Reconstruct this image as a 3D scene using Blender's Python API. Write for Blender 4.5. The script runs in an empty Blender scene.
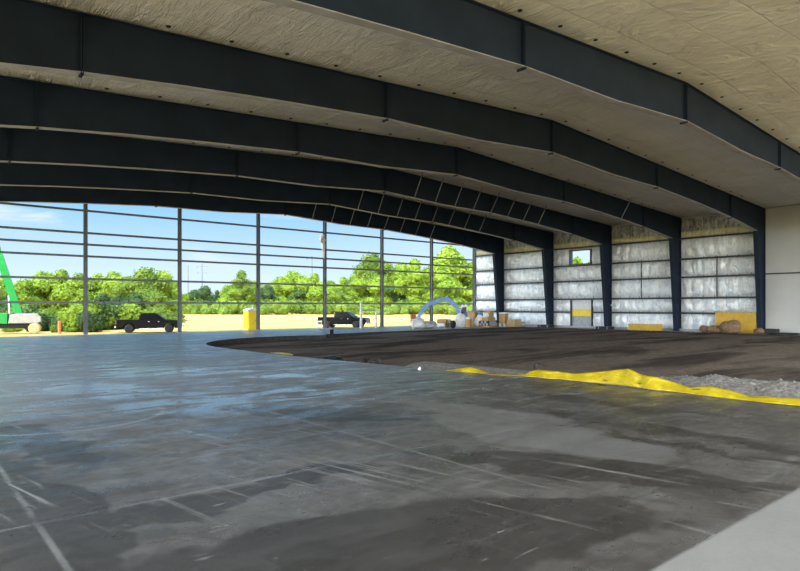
import bpy, bmesh, math, random
from mathutils import Vector, Matrix, noise, Euler
R = math.radians
random.seed(7)
S = bpy.context.scene
COL = S.collection

# ------------------------------------------------------------------ measures
YAW = 0.6957            # camera turned right of the long axis of the hall
FPX = 609.53            # focal length in pixels of an 800 px wide frame
HOR = 306.4             # image row of the horizon
CH = 2.42               # camera height
BAY = 7.62
Y2 = 21.2               # distance of the second frame
XW = 60.65              # right wall
XL = -2.85              # left wall
XR = 28.9               # ridge
YE = 56.64              # far end wall
YB = -4.2               # open near end
GZ = -0.12              # ground outside

def at(px, zc):
    xc = (px - 400) / FPX * zc
    return (xc * math.cos(YAW) + zc * math.sin(YAW), -xc * math.sin(YAW) + zc * math.cos(YAW))
def hgt(py, zc):
    return CH + (HOR - py) * zc / FPX
def flo(px, py, z=0.0):
    zc = (CH - z) * FPX / (py - HOR)
    return at(px, zc)
def roof(x):
    return 13.02 - 0.0567 * abs(x - XR)
def sm(t):
    t = max(0.0, min(1.0, t)); return t * t * (3 - 2 * t)

# ------------------------------------------------------------------ node helper
class NT:
    def __init__(s, tree):
        s.t = tree; s.n = tree.nodes; s.l = tree.links
    def new(s, typ, **kw):
        nd = s.n.new(typ)
        for k, v in kw.items(): setattr(nd, k, v)
        return nd
    def put(s, sock, v):
        if isinstance(v, bpy.types.NodeSocket): s.l.new(v, sock)
        elif v is not None:
            if sock.type == 'RGBA' and len(v) == 3: v = (*v, 1)
            sock.default_value = v
    def m(s, op, a, b=None, c=None, clamp=False):
        nd = s.new('ShaderNodeMath', operation=op, use_clamp=clamp)
        for i, v in enumerate((a, b, c)):
            if v is not None: s.put(nd.inputs[i], v)
        return nd.outputs[0]
    def vm(s, op, a, b=None, out=0):
        nd = s.new('ShaderNodeVectorMath', operation=op)
        s.put(nd.inputs[0], a)
        if b is not None: s.put(nd.inputs[1], b)
        return nd.outputs[out]
    def ramp(s, v, lo, hi, a=0.0, b=1.0):
        nd = s.new('ShaderNodeMapRange', interpolation_type='SMOOTHSTEP')
        s.put(nd.inputs[0], v)
        for i, q in zip((1, 2, 3, 4), (lo, hi, a, b)): s.put(nd.inputs[i], q)
        return nd.outputs[0]
    def mix(s, f, a, b):
        nd = s.new('ShaderNodeMix', data_type='RGBA')
        s.put(nd.inputs[0], f); s.put(nd.inputs[6], a); s.put(nd.inputs[7], b)
        return nd.outputs[2]
    def mapping(s, v, loc=(0, 0, 0), rot=(0, 0, 0), scale=(1, 1, 1), typ='POINT'):
        nd = s.new('ShaderNodeMapping', vector_type=typ)
        s.put(nd.inputs[0], v); nd.inputs[1].default_value = loc
        nd.inputs[2].default_value = rot; nd.inputs[3].default_value = scale
        return nd.outputs[0]
    def noise(s, v, scale, detail=4, rough=.55, dist=0):
        nd = s.new('ShaderNodeTexNoise')
        s.put(nd.inputs['Vector'], v); nd.inputs['Scale'].default_value = scale
        nd.inputs['Detail'].default_value = detail; nd.inputs['Roughness'].default_value = rough
        nd.inputs['Distortion'].default_value = dist
        return nd.outputs[0]
    def bump(s, h, strength=.3, dist=.05, normal=None):
        nd = s.new('ShaderNodeBump'); nd.inputs['Strength'].default_value = strength
        nd.inputs['Distance'].default_value = dist
        s.put(nd.inputs['Height'], h)
        if normal is not None: s.put(nd.inputs['Normal'], normal)
        return nd.outputs[0]

def newmat(name):
    m = bpy.data.materials.new(name); m.use_nodes = True
    nt = NT(m.node_tree); b = nt.n['Principled BSDF']
    return m, nt, b

def mat(name, col, rough=.6, metal=0., var=.15, scale=3., bump=.1, spec=.5, stretch=(1, 1, 1), bdist=.02):
    m, nt, b = newmat(name)
    tc = nt.new('ShaderNodeTexCoord').outputs['Object']
    v = nt.mapping(tc, scale=stretch)
    n = nt.noise(v, scale, 5)
    f = nt.ramp(n, .3, .7)
    c = nt.mix(f, [x * (1 - var) for x in col], [min(1, x * (1 + var)) for x in col])
    nt.put(b.inputs['Base Color'], c)
    b.inputs['Roughness'].default_value = rough; b.inputs['Metallic'].default_value = metal
    b.inputs['Specular IOR Level'].default_value = spec
    if bump: nt.put(b.inputs['Normal'], nt.bump(nt.noise(v, scale * 6, 3), bump, bdist))
    return m

M = {}
M['steel'] = mat('frame_paint', (.015, .024, .042), .6, 0, .18, .6, .05, spec=.12)
M['flange'] = mat('flange_bounce_lit', (.30, .29, .30), .6, 0, .15, 1.2, .05)  # paler than the webs: floor bounce put into the flange colour
M['galv'] = mat('galvanised', (.34, .36, .38), .45, .3, .15, 2, .05)
M['girt'] = mat('girt_paint', (.05, .055, .065), .5, .1, .2, 1, .05)
M['col'] = mat('column_paint', (.13, .14, .15), .5, .1, .2, 1, .05)
M['endgirt'] = mat('end_girt_paint', (.15, .16, .17), .5, .1, .2, 1, .05)
M['black'] = mat('black_rubber', (.014, .014, .015), .7, 0, .3, 5, .2)
M['blackpaint'] = mat('black_car_paint', (.005, .005, .006), .5, 0, .1, 2, 0, spec=.15)
M['glass'] = mat('dark_glass', (.01, .012, .014), .25, 0, .1, 2, 0, spec=.25)
M['chrome'] = mat('bright_metal', (.6, .6, .6), .25, .9, .1, 4, 0)
M['white'] = mat('white_plastic', (.80, .80, .79), .5, 0, .06, 4, .15)
M['cladding'] = mat('outside_cladding', (.55, .56, .57), .5, 0, .06, 1, .05)
M['liner'] = mat('white_liner', (.46, .465, .45), .55, 0, .04, .5, .04)
M['green'] = mat('green_paint', (.008, .27, .045), .4, 0, .12, 3, .02)
M['greyhood'] = mat('grey_hood', (.36, .355, .33), .5, 0, .12, 3, .02)
M['tan'] = mat('tan_rubber', (.50, .36, .19), .8, 0, .15, 5, .2)
M['orange'] = mat('orange_paint', (.72, .16, .06), .5, 0, .15, 4, .05)
M['yellow'] = mat('yellow_panel', (.90, .66, .02), .45, 0, .06, 3, .03)
M['blue'] = mat('blue_paint', (.13, .26, .55), .4, 0, .15, 3, .03)
M['rust'] = mat('rust', (.45, .17, .07), .8, 0, .3, 6, .3)
M['card'] = mat('cardboard', (.42, .26, .10), .8, 0, .15, 4, .1)
M['timber'] = mat('timber', (.50, .36, .17), .75, 0, .25, 3, .2, stretch=(1, 6, 6))
M['foam'] = mat('yellow_board', (.56, .35, .04), .6, 0, .12, 2, .05)
M['foamdark'] = mat('yellow_board_face', (.55, .33, .04), .7, 0, .12, 2, .05)
M['brown'] = mat('brown_sack', (.20, .125, .07), .85, 0, .3, 5, .4)
M['grey'] = mat('grey_plastic', (.33, .35, .37), .5, 0, .15, 3, .1)
M['wrap'] = mat('stretch_wrap', (.74, .75, .76), .3, 0, .12, 6, .5, bdist=.05)
M['post'] = mat('pale_post', (.62, .62, .58), .6, 0, .15, 3, .1)
M['bark'] = mat('bark', (.11, .08, .05), .9, 0, .3, 4, .5)
M['plastic_black'] = mat('black_sheet', (.012, .012, .013), .3, 0, .3, 6, .5)
M['pole'] = mat('weathered_pole', (.10, .12, .14), .8, 0, .2, 1, .1)

def m_sheet():
    m, nt, b = newmat('yellow_sheet')
    tc = nt.new('ShaderNodeTexCoord').outputs['Object']
    n = nt.noise(tc, 3.2, 5)
    print_ = nt.ramp(nt.noise(nt.mapping(tc, scale=(6, 1.6, 6)), 1.1, 1), .69, .73)
    c = nt.mix(nt.ramp(n, .3, .7), (.33, .245, .005), (.49, .38, .010))
    c = nt.mix(nt.m('MULTIPLY', print_, .8), c, (.06, .05, .02))
    nt.put(b.inputs['Base Color'], c); b.inputs['Roughness'].default_value = .35
    nt.put(b.inputs['Normal'], nt.bump(nt.noise(tc, 6, 5, .6, 1.2), .7, .06))
    return m
M['sheet'] = m_sheet()

def m_foil(name, base, tint, metal):
    m, nt, b = newmat(name)
    tc = nt.new('ShaderNodeTexCoord').outputs['Object']
    v = nt.mapping(tc, scale=(1, 1.6, .7))
    n = nt.noise(v, 1.1, 5, .6, 1.2)
    fine = nt.noise(v, 4, 4, .6, 1.0)
    c = nt.mix(nt.ramp(nt.m('ADD', nt.m('MULTIPLY', n, .6), nt.m('MULTIPLY', fine, .4)), .36, .60), base, tint)
    nt.put(b.inputs['Base Color'], c); b.inputs['Metallic'].default_value = metal
    nt.put(b.inputs['Roughness'], nt.ramp(fine, .2, .8, .24, .45))
    bp = nt.bump(n, .9, .22); bp = nt.bump(fine, .6, .05, bp)
    nt.put(b.inputs['Normal'], bp)
    return m
M['foil'] = m_foil('silver_foil_insulation', (.68, .77, .84), (.96, .99, 1.0), .30)
M['seam'] = mat('seam_shade', (.26, .29, .32), .5, .2, .2, 3, .1)  # strips along the pleats, the creases' shade put into their grey
M['foil_yellow'] = m_foil('yellowed_insulation', (.66, .60, .30), (.92, .88, .62), .1)
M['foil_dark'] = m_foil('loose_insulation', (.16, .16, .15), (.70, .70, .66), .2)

def m_ceiling():
    m, nt, b = newmat('ceiling_insulation')
    tc = nt.new('ShaderNodeTexCoord').outputs['Object']
    wr = nt.noise(nt.mapping(tc, rot=(0, 0, R(20)), scale=(.8, .45, 1)), .9, 6, .6, .8)
    fold = nt.noise(nt.mapping(tc, rot=(0, 0, R(-8)), scale=(2.6, .30, 1)), 1.5, 4, .55, 1.4)
    big = nt.noise(tc, .12, 3)
    sep = nt.new('ShaderNodeSeparateXYZ'); nt.put(sep.inputs[0], tc)
    def seam(axis, per, w, off=0.):
        q = nt.m('FRACT', nt.m('DIVIDE', nt.m('ADD', sep.outputs[axis], 1000 + off), per))
        d = nt.m('ABSOLUTE', nt.m('SUBTRACT', q, .5))
        return nt.ramp(d, .5 - w / per, .5 - .3 * w / per)
    s1 = seam(0, 1.82, .05); s2 = seam(1, BAY / 4, .05, 1.2)
    line = nt.m('MAXIMUM', s1, s2)
    c = nt.mix(nt.ramp(wr, .3, .7), (.80, .77, .72), (.91, .88, .835))
    c = nt.mix(nt.ramp(big, .35, .65, 0, .35), c, (.62, .58, .50))
    c = nt.mix(nt.m('MULTIPLY', nt.m('MAXIMUM', nt.m('MULTIPLY', s1, .35), s2), .22), c, (.30, .27, .22))
    nt.put(b.inputs['Base Color'], c)
    b.inputs['Roughness'].default_value = .34
    b.inputs['Metallic'].default_value = .12
    # the facing is gathered where it passes over each frame
    q = nt.m('FRACT', nt.m('DIVIDE', nt.m('ADD', sep.outputs[1], 1000 * BAY - Y2), BAY))
    near = nt.m('MAXIMUM', nt.ramp(q, .34, .02), nt.ramp(q, .86, .99))
    crease = nt.m('ABSOLUTE', nt.m('SUBTRACT', fold, .5))
    crease2 = nt.m('ABSOLUTE', nt.m('SUBTRACT', wr, .5))
    h = nt.m('ADD', nt.m('MULTIPLY', crease2, .9), nt.m('MULTIPLY', crease, nt.m('ADD', .35, nt.m('MULTIPLY', near, 1.6))))
    bp = nt.bump(h, 1.0, .55); bp = nt.bump(s2, .5, -.04, bp)
    nt.put(b.inputs['Normal'], bp)
    return m
M['ceiling'] = m_ceiling()

def m_floor():
    m, nt, b = newmat('polished_concrete')
    tc = nt.new('ShaderNodeTexCoord').outputs['Object']
    warpn = nt.new('ShaderNodeTexNoise'); nt.put(warpn.inputs['Vector'], tc)
    warpn.inputs['Scale'].default_value = .9; warpn.inputs['Detail'].default_value = 5
    w = nt.vm('MULTIPLY', nt.vm('SUBTRACT', warpn.outputs[1], (.5, .5, .5)), (1.9, 1.9, 0))
    tw = nt.vm('ADD', tc, w)
    def blob(cx, cy, rx, ry, ang, soft=.07):
        v = nt.mapping(tw, (cx, cy, 0), (0, 0, R(ang)), (rx, ry, 1), 'TEXTURE')
        v = nt.vm('MULTIPLY', v, (1, 1, 0))
        return nt.ramp(nt.vm('LENGTH', v, out=1), 1 + soft, 1 - soft, 0, 1)
    def union(l):
        r = l[0]
        for q in l[1:]: r = nt.m('MAXIMUM', r, q)
        return r
    sep = nt.new('ShaderNodeSeparateXYZ'); nt.put(sep.inputs[0], tc)
    X, Y = sep.outputs[0], sep.outputs[1]
    trowel = nt.noise(nt.mapping(tc, rot=(0, 0, R(-28)), scale=(.35, 1.5, 1)), 1.1, 6, .6, .5)
    cloud = nt.noise(tc, .35, 8, .68, .4)
    mott = nt.noise(tc, 2.2, 8, .72, .6)
    fine = nt.noise(tc, 14, 4, .7)
    streak = nt.noise(nt.mapping(tc, rot=(0, 0, R(-62)), scale=(.22, 3.2, 1)), 1.4, 6, .65, .3)
    sweep = nt.noise(nt.mapping(tc, rot=(0, 0, R(20)), scale=(.5, 1.6, 1)), .7, 7, .65, .8)
    base = nt.mix(nt.ramp(cloud, .3, .7), (.043, .0385, .034), (.095, .088, .080))
    base = nt.mix(nt.ramp(trowel, .45, .75, 0, .5), base, (.122, .117, .110))
    base = nt.mix(nt.ramp(mott, .45, .62, 0, .5), base, (.030, .026, .023))
    base = nt.mix(nt.ramp(streak, .56, .70, 0, .30), base, (.19, .185, .175))
    far = nt.ramp(nt.m('ADD', Y, nt.m('MULTIPLY', cloud, 8)), 14, 27, 0, .62)  # paler with distance: dry dust plus end-wall daylight put into the colour
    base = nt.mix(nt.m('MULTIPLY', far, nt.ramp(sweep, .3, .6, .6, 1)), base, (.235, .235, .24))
    dark = union([blob(4.3, 4.7, 2.9, 1.05, -22), blob(8.0, 5.1, 2.5, .75, -62), blob(1.1, 8.6, .75, 3.4, 3),
                  blob(11.55, 5.6, .35, 3.3, 0), blob(10.6, 4.6, .22, 2.0, -3), blob(3.2, 7.35, 2.6, .38, 0),
                  blob(2.0, 12.5, .6, 2.6, 8), blob(7.4, 11.9, .7, 2.2, 30), blob(13.6, 8.5, .4, 3.5, 5)])
    dk = nt.m('MULTIPLY', dark, nt.ramp(mott, .25, .6, 1.0, .72))
    base = nt.mix(nt.m('MULTIPLY', dk, .82), base, (.014, .0115, .010))
    dry = union([blob(9.45, 7.3, 1.0, 2.7, 2), blob(10.4, 9.8, .6, 2.6, 10)])
    base = nt.mix(nt.m('MULTIPLY', dry, .65), base, (.125, .121, .115))
    # saw-cut joints, dusty and pale, every five metres or so
    def joint(ax, per, off, wd):
        wob = nt.m('ADD', ax, nt.m('MULTIPLY', nt.m('SUBTRACT', fine, .5), .05))
        q = nt.m('FRACT', nt.m('DIVIDE', nt.m('ADD', wob, 500 * per - off), per))
        d = nt.m('MINIMUM', q, nt.m('SUBTRACT', 1.0, q))
        return nt.ramp(d, wd / per, .25 * wd / per)
    jt = nt.m('MAXIMUM', joint(X, 5.45, 1.25, .05), joint(Y, 5.0, 2.8, .05))
    base = nt.mix(nt.m('MULTIPLY', jt, nt.ramp(nt.noise(tc, .8, 3), .32, .62, .03, .5)), base, (.19, .185, .175))
    # scratches and white scuffs
    scuff = nt.m('MULTIPLY', nt.ramp(nt.noise(nt.mapping(tc, rot=(0, 0, R(-50)), scale=(.6, 2.6, 1)), 1.7, 8, .72, 1.5), .60, .67),
                 nt.ramp(nt.noise(tc, .45, 2), .44, .58))
    base = nt.mix(nt.m('MULTIPLY', scuff, .6), base, (.30, .29, .27))
    drag = nt.noise(nt.mapping(tc, rot=(0, 0, R(101)), scale=(7, .22, 1), typ='TEXTURE'), 1.6, 6, .7, .2)
    base = nt.mix(nt.m('MULTIPLY', nt.ramp(drag, .56, .64), nt.ramp(nt.noise(tc, .30, 3), .42, .58, 0, .6)), base, (.26, .25, .235))
    arc = nt.vm('LENGTH', nt.vm('SUBTRACT', tc, (2.9, 15.2, 0)), out=1)
    arcm = nt.m('MULTIPLY', nt.ramp(nt.m('ABSOLUTE', nt.m('SUBTRACT', arc, 2.1)), .10, .03), nt.ramp(Y, 15.6, 14.6))
    base = nt.mix(nt.m('MULTIPLY', arcm, .3), base, (.3, .3, .3))
    # the pale dry slab at the camera's right
    pale = nt.ramp(nt.m('ADD', Y, nt.m('MULTIPLY', fine, .04)), 2.86, 2.80)
    palec = nt.mix(nt.ramp(cloud, .3, .7), (.165, .155, .138), (.205, .194, .175))
    base = nt.mix(pale, base, palec)
    base = nt.mix(nt.ramp(fine, .35, .75, 0, .12), base, (.05, .05, .05))
    nt.put(b.inputs['Base Color'], base)
    wet = union([blob(5.6, 15.3, 1.5, 2.2, 20, .3), blob(8.6, 14.8, 1.2, 1.6, 20, .3), blob(4.6, 19.0, 1.2, 2.5, 10, .3), blob(10.2, 19, 1.0, 2.6, 20, .3), blob(7.2, 24, 1.6, 3.0, 20, .3)])
    r = nt.ramp(nt.m('ADD', nt.m('MULTIPLY', sweep, .65), nt.m('MULTIPLY', mott, .35)), .38, .64, .24, .52)
    r = nt.m('ADD', r, nt.m('MULTIPLY', dry, .12))
    wetm = nt.m('MULTIPLY', wet, nt.ramp(sweep, .62, .42))
    r = nt.m('ADD', nt.m('MULTIPLY', r, nt.m('SUBTRACT', 1.0, wetm)), nt.m('MULTIPLY', wetm, .16))
    r = nt.m('ADD', nt.m('MULTIPLY', r, nt.m('SUBTRACT', 1.0, pale)), nt.m('MULTIPLY', pale, .75))
    nt.put(b.inputs['Roughness'], r)
    b.inputs['Specular IOR Level'].default_value = .65
    nt.put(b.inputs['Normal'], nt.bump(nt.m('ADD', nt.m('MULTIPLY', fine, .3), nt.m('MULTIPLY', trowel, 2)), .05, .02))
    return m
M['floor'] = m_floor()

def m_dirt():
    m, nt, b = newmat('pit_dirt')
    tc = nt.new('ShaderNodeTexCoord').outputs['Object']
    band = nt.noise(nt.mapping(tc, rot=(0, 0, R(38)), scale=(.10, .42, 1)), .8, 5, .55, .4)
    fine = nt.noise(tc, 3.5, 8, .7)
    c = nt.mix(nt.ramp(fine, .3, .7), (.11, .086, .068), (.19, .152, .124))
    c = nt.mix(nt.ramp(band, .45, .62, 0, .8), c, (.030, .022, .018))
    sep = nt.new('ShaderNodeSeparateXYZ'); nt.put(sep.inputs[0], tc)
    c = nt.mix(nt.m('MULTIPLY', nt.ramp(nt.m('ADD', sep.outputs[0], nt.m('MULTIPLY', fine, 2)), 23.5, 18.5), nt.ramp(sep.outputs[1], 24, 14, 0, .8)), c, (.24, .21, .18))
    nt.put(b.inputs['Base Color'], c)
    b.inputs['Roughness'].default_value = .95; b.inputs['Specular IOR Level'].default_value = .08
    nt.put(b.inputs['Normal'], nt.bump(fine, .6, .08))
    return m
M['dirt'] = m_dirt()
M['pitwall'] = mat('pit_edge', (.035, .030, .027), .9, 0, .4, 3, .4)
M['gravel'] = mat('gravel', (.19, .175, .155), .9, 0, .45, 9, .9, bdist=.05)

def m_ground():
    m, nt, b = newmat('field_ground')
    tc = nt.new('ShaderNodeTexCoord').outputs['Object']
    n = nt.noise(tc, .05, 6, .6); f = nt.noise(tc, 1.2, 6, .7); g = nt.noise(nt.mapping(tc, rot=(0, 0, -YAW), scale=(.25, 1, 1)), .16, 4, .6)
    c = nt.mix(nt.ramp(f, .3, .7), (.38, .26, .085), (.55, .41, .15))
    c = nt.mix(nt.ramp(g, .54, .66, 0, .8), c, (.20, .235, .05))
    c = nt.mix(nt.ramp(n, .58, .66, 0, .5), c, (.42, .25, .12))
    nt.put(b.inputs['Base Color'], c); b.inputs['Roughness'].default_value = .95
    b.inputs['Specular IOR Level'].default_value = .1
    nt.put(b.inputs['Normal'], nt.bump(f, .4, .1))
    return m
M['ground'] = m_ground()

def m_leaf(name, a, bcol, trans=.35):
    m, nt, b = newmat(name)
    tc = nt.new('ShaderNodeTexCoord').outputs['Object']
    oi = nt.new('ShaderNodeObjectInfo')
    n = nt.noise(tc, .55, 4); n2 = nt.noise(tc, 3.0, 2)
    f = nt.m('ADD', nt.m('MULTIPLY', nt.ramp(n, .3, .7), .55), nt.m('MULTIPLY', nt.ramp(n2, .3, .7), .25))
    f = nt.m('ADD', f, nt.m('MULTIPLY', oi.outputs['Random'], .3), clamp=True)
    c = nt.mix(f, a, bcol)
    nt.put(b.inputs['Base Color'], c); b.inputs['Roughness'].default_value = .7
    b.inputs['Specular IOR Level'].default_value = .15
    tr = nt.new('ShaderNodeBsdfTranslucent'); nt.put(tr.inputs[0], c)
    mx = nt.new('ShaderNodeMixShader'); mx.inputs[0].default_value = trans
    nt.l.new(b.outputs[0], mx.inputs[1]); nt.l.new(tr.outputs[0], mx.inputs[2])
    nt.l.new(mx.outputs[0], nt.n['Material Output'].inputs[0])
    return m
M['leaf_bright'] = m_leaf('bright_leaves', (.07, .15, .012), (.32, .43, .05))
M['leaf_mid'] = m_leaf('green_leaves', (.05, .11, .015), (.22, .30, .045))
M['leaf_dark'] = m_leaf('dark_leaves', (.015, .042, .018), (.09, .15, .04), .25)

# ------------------------------------------------------------------ mesh helper
class MB:
    def __init__(s): s.bm = bmesh.new()
    def box(s, c, d, rot=None, bev=0.):
        mt = Matrix.Translation(c)
        if rot: mt = mt @ Euler(rot).to_matrix().to_4x4()
        mt = mt @ Matrix.Diagonal((d[0], d[1], d[2], 1))
        r = bmesh.ops.create_cube(s.bm, size=1, matrix=mt)
        if bev:
            es = list({e for v in r['verts'] for e in v.link_edges})
            bmesh.ops.bevel(s.bm, geom=es, offset=bev, segments=2, affect='EDGES', profile=.5)
        return s
    def tube(s, p0, p1, r0, r1=None, n=12, cap=True):
        p0, p1 = Vector(p0), Vector(p1); d = p1 - p0
        if r1 is None: r1 = r0
        q = d.to_track_quat('Z', 'Y').to_matrix().to_4x4()
        mt = Matrix.Translation((p0 + p1) / 2) @ q
        bmesh.ops.create_cone(s.bm, cap_ends=cap, segments=n, radius1=r0, radius2=max(r1, 1e-4), depth=d.length, matrix=mt)
        return s
    def path(s, pts, r, n=10):
        for a, b in zip(pts, pts[1:]): s.tube(a, b, r, n=n)
        for p in pts[1:-1]: s.ball(p, (r, r, r), 1)
        return s
    def bar(s, p0, p1, w, h):
        p0, p1 = Vector(p0), Vector(p1); d = p1 - p0
        q = d.to_track_quat('Z', 'X' if abs(d.normalized().z) > .9 else 'Y').to_matrix().to_4x4()
        mt = Matrix.Translation((p0 + p1) / 2) @ q @ Matrix.Diagonal((w, h, d.length, 1))
        bmesh.ops.create_cube(s.bm, size=1, matrix=mt); return s
    def prism(s, pts, a, b, plane='xz', bev=0.):
        """outline pts in a plane, extruded along the third axis from a to b"""
        def P(p, t):
            if plane == 'xz': return (p[0], t, p[1])
            if plane == 'xy': return (p[0], p[1], t)
            return (t, p[0], p[1])
        va = [s.bm.verts.new(P(p, a)) for p in pts]; vb = [s.bm.verts.new(P(p, b)) for p in pts]
        n = len(pts); fs = [s.bm.faces.new(va), s.bm.faces.new(vb[::-1])]
        for i in range(n):
            j = (i + 1) % n; fs.append(s.bm.faces.new((va[j], va[i], vb[i], vb[j])))
        bmesh.ops.recalc_face_normals(s.bm, faces=fs)
        if bev:
            es = [e for e in fs[0].edges] + [e for e in fs[1].edges]
            bmesh.ops.bevel(s.bm, geom=es, offset=bev, segments=2, affect='EDGES', profile=.5)
        return s
    def ball(s, c, r, sub=2, rough=0., seed=0):
        mt = Matrix.Translation(c) @ Matrix.Diagonal((r[0], r[1], r[2], 1))
        q = bmesh.ops.create_icosphere(s.bm, subdivisions=sub, radius=1, matrix=mt)
        if rough:
            c = Vector(c)
            for v in q['verts']:
                d = v.co - c
                v.co = c + d * (1 + rough * noise.noise(d * (1.5 / max(r)) + Vector((seed, seed * 2.3, 0))))
        return s
    def lathe(s, prof, c=(0, 0, 0), n=20, axis='z'):
        rings = []
        for r, z in prof:
            ring = []
            for i in range(n):
                a = 2 * math.pi * i / n; x, y = r * math.cos(a), r * math.sin(a)
                p = (x, y, z) if axis == 'z' else (x, z, y)
                ring.append(s.bm.verts.new((p[0] + c[0], p[1] + c[1], p[2] + c[2])))
            rings.append(ring)
        fs = []
        for A, B in zip(rings, rings[1:]):
            for i in range(n):
                j = (i + 1) % n; fs.append(s.bm.faces.new((A[i], A[j], B[j], B[i])))
        fs.append(s.bm.faces.new(rings[0][::-1])); fs.append(s.bm.faces.new(rings[-1]))
        bmesh.ops.recalc_face_normals(s.bm, faces=fs)
        return s
    def grid(s, nu, nv, fn):
        V = [[s.bm.verts.new(fn(i / (nu - 1), j / (nv - 1))) for j in range(nv)] for i in range(nu)]
        for i in range(nu - 1):
            for j in range(nv - 1):
                s.bm.faces.new((V[i][j], V[i + 1][j], V[i + 1][j + 1], V[i][j + 1]))
        return s
    def build(s, name, m, parent=None, smooth=False, loc=None):
        me = bpy.data.meshes.new(name); s.bm.normal_update(); s.bm.to_mesh(me); s.bm.free()
        for p in me.polygons: p.use_smooth = smooth
        for q in (m if isinstance(m, (list, tuple)) else [m]): me.materials.append(q)
        o = bpy.data.objects.new(name, me); COL.objects.link(o)
        if parent is not None: o.parent = parent
        if loc is not None: o.location = loc
        return o

def tag(o, label=None, cat=None, group=None, kind=None):
    for k, v in (('label', label), ('category', cat), ('group', group), ('kind', kind)):
        if v: o[k] = v
    return o
def thing(name, loc, rz=0., label=None, cat=None, group=None, kind=None):
    o = bpy.data.objects.new(name, None); COL.objects.link(o)
    o.empty_display_size = .2; o.location = loc; o.rotation_euler = (0, 0, rz)
    return tag(o, label, cat, group, kind)
def copy_tree(o, parent=None, kids=None):
    c = o.copy(); COL.objects.link(c)
    if parent is not None: c.parent = parent
    for ch in KIDS.get(o.name, []): copy_tree(ch, c)
    return c
KIDS = {}
def remember(o):
    KIDS[o.name] = list(o.children)
    for ch in o.children: remember(ch)

# ------------------------------------------------------------------ camera
cam = bpy.data.cameras.new('camera'); co = bpy.data.objects.new('camera', cam); COL.objects.link(co)
cam.sensor_width = 36; cam.lens = 36 * FPX / 800
cam.shift_y = (HOR - 285.5) / 800
cam.clip_end = 3000; cam.clip_start = .05
co.location = (0, 0, CH); co.rotation_euler = (R(90), 0, -YAW)
S.camera = co

# ------------------------------------------------------------------ the setting
# pit outline (rounded corner of the unfinished rink)
PX0, PX1, PY0, PY1, PR = 15.6, 58.2, -3.6, 46.2, 8.4
def arc(cx, cy, r, a0, a1, n):
    return [(cx + r * math.cos(R(a0 + (a1 - a0) * i / n)), cy + r * math.sin(R(a0 + (a1 - a0) * i / n))) for i in range(n + 1)]
pit = [(PX0 + 1.4, PY0), (PX1, PY0)] + arc(PX1 - 3, PY1 - 3, 3, 0, 90, 8) + [(44, 46.3), (38, 46.0), (33, 45.6), (29, 44.9)] + \
      arc(24.6, 34.6, 9.7, 68, 180, 26) + [(14.85, 30), (15.0, 27), (15.4, 23), (15.8, 19), (16.2, 14), (16.6, 10), (16.9, 6)]
mb = MB(); bm = mb.bm
def loop(pts, z): 
    vs = [bm.verts.new((x, y, z)) for x, y in pts]
    return vs, [bm.edges.new((vs[i], vs[(i + 1) % len(vs)])) for i in range(len(vs))]
fx0, fx1, fy0, fy1 = XL - .35, XW + .3, YB, YE + .3
vo, eo = loop([(fx0, fy0), (fx1, fy0), (fx1, fy1), (fx0, fy1)], 0)
vi, ei = loop(pit, 0)
bmesh.ops.triangle_fill(bm, edges=eo + ei, use_beauty=True)
for f in bm.faces:
    if f.normal.z < 0: f.normal_flip()
def skirt(vs, z, mi):
    lo = [bm.verts.new((v.co.x, v.co.y, z)) for v in vs]; n = len(vs)
    for i in range(n):
        j = (i + 1) % n
        f = bm.faces.new((vs[i], vs[j], lo[j], lo[i])); f.material_index = mi
skirt(vi, -.75, 1); skirt(vo, -.5, 0)
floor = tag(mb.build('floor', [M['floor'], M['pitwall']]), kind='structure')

def dirt_z(x, y):
    t = sm((x - 20) / 22)
    z = -.42 + .30 * t
    z += .07 * noise.noise(Vector((x * .25, y * .25, 1))) + .035 * noise.noise(Vector((x * 1.1, y * 1.1, 4)))
    return min(z, -.04 - .0)
mb = MB().grid(150, 160, lambda u, v: (lambda x, y: (x, y, dirt_z(x, y)))(PX0 - 1 + (PX1 - PX0 + 1.8) * u, PY0 - .6 + (PY1 - PY0 + 1.4) * v))
dirt = tag(mb.build('trim_1', M['dirt'], smooth=True), kind='structure'); dirt.name = 'dirt_ground'

# outside ground: a field that climbs slightly towards the trees
def gz(x, y):
    d = (Vector((x, y)) ).length
    return GZ + .75 * sm((d - 85) / 110)
mb = MB()
def gpt(u, v):
    # finer towards the hall
    a = (u * 2 - 1); b = (v * 2 - 1)
    x = 30 + 620 * a * abs(a); y = 30 + 620 * b * abs(b)
    inside = fx0 - .2 < x < fx1 + .2 and fy0 - .2 < y < fy1 + .2
    return (x, y, -1.2 if inside else gz(x, y))
# ring-shaped ground: an outer sheet with a hole for the hall
bm = mb.bm
vo, eo = loop([(-600, -300), (700, -300), (700, 700), (-600, 700)], GZ + .75)
ring2 = [(30 + 210 * math.cos(R(a)), 30 + 210 * math.sin(R(a))) for a in range(0, 360, 10)]
ring1 = [(30 + 92 * math.cos(R(a)), 30 + 92 * math.sin(R(a))) for a in range(0, 360, 10)]
v2, e2 = loop(ring2, GZ + .75); v1, e1 = loop(ring1, GZ)
vh, eh = loop([(fx0, fy0), (fx1, fy0), (fx1, fy1), (fx0, fy1)], GZ)
bmesh.ops.triangle_fill(bm, edges=eo + e2, use_beauty=True)
bmesh.ops.triangle_fill(bm, edges=e1 + eh, use_beauty=True)
for i in range(36):
    j = (i + 1) % 36; bm.faces.new((v1[i], v1[j], v2[j], v2[i]))
for f in bm.faces:
    f.normal_update()
    if f.normal.z < 0: f.normal_flip()
ground = tag(mb.build('ground', M['ground']), kind='structure')
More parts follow.
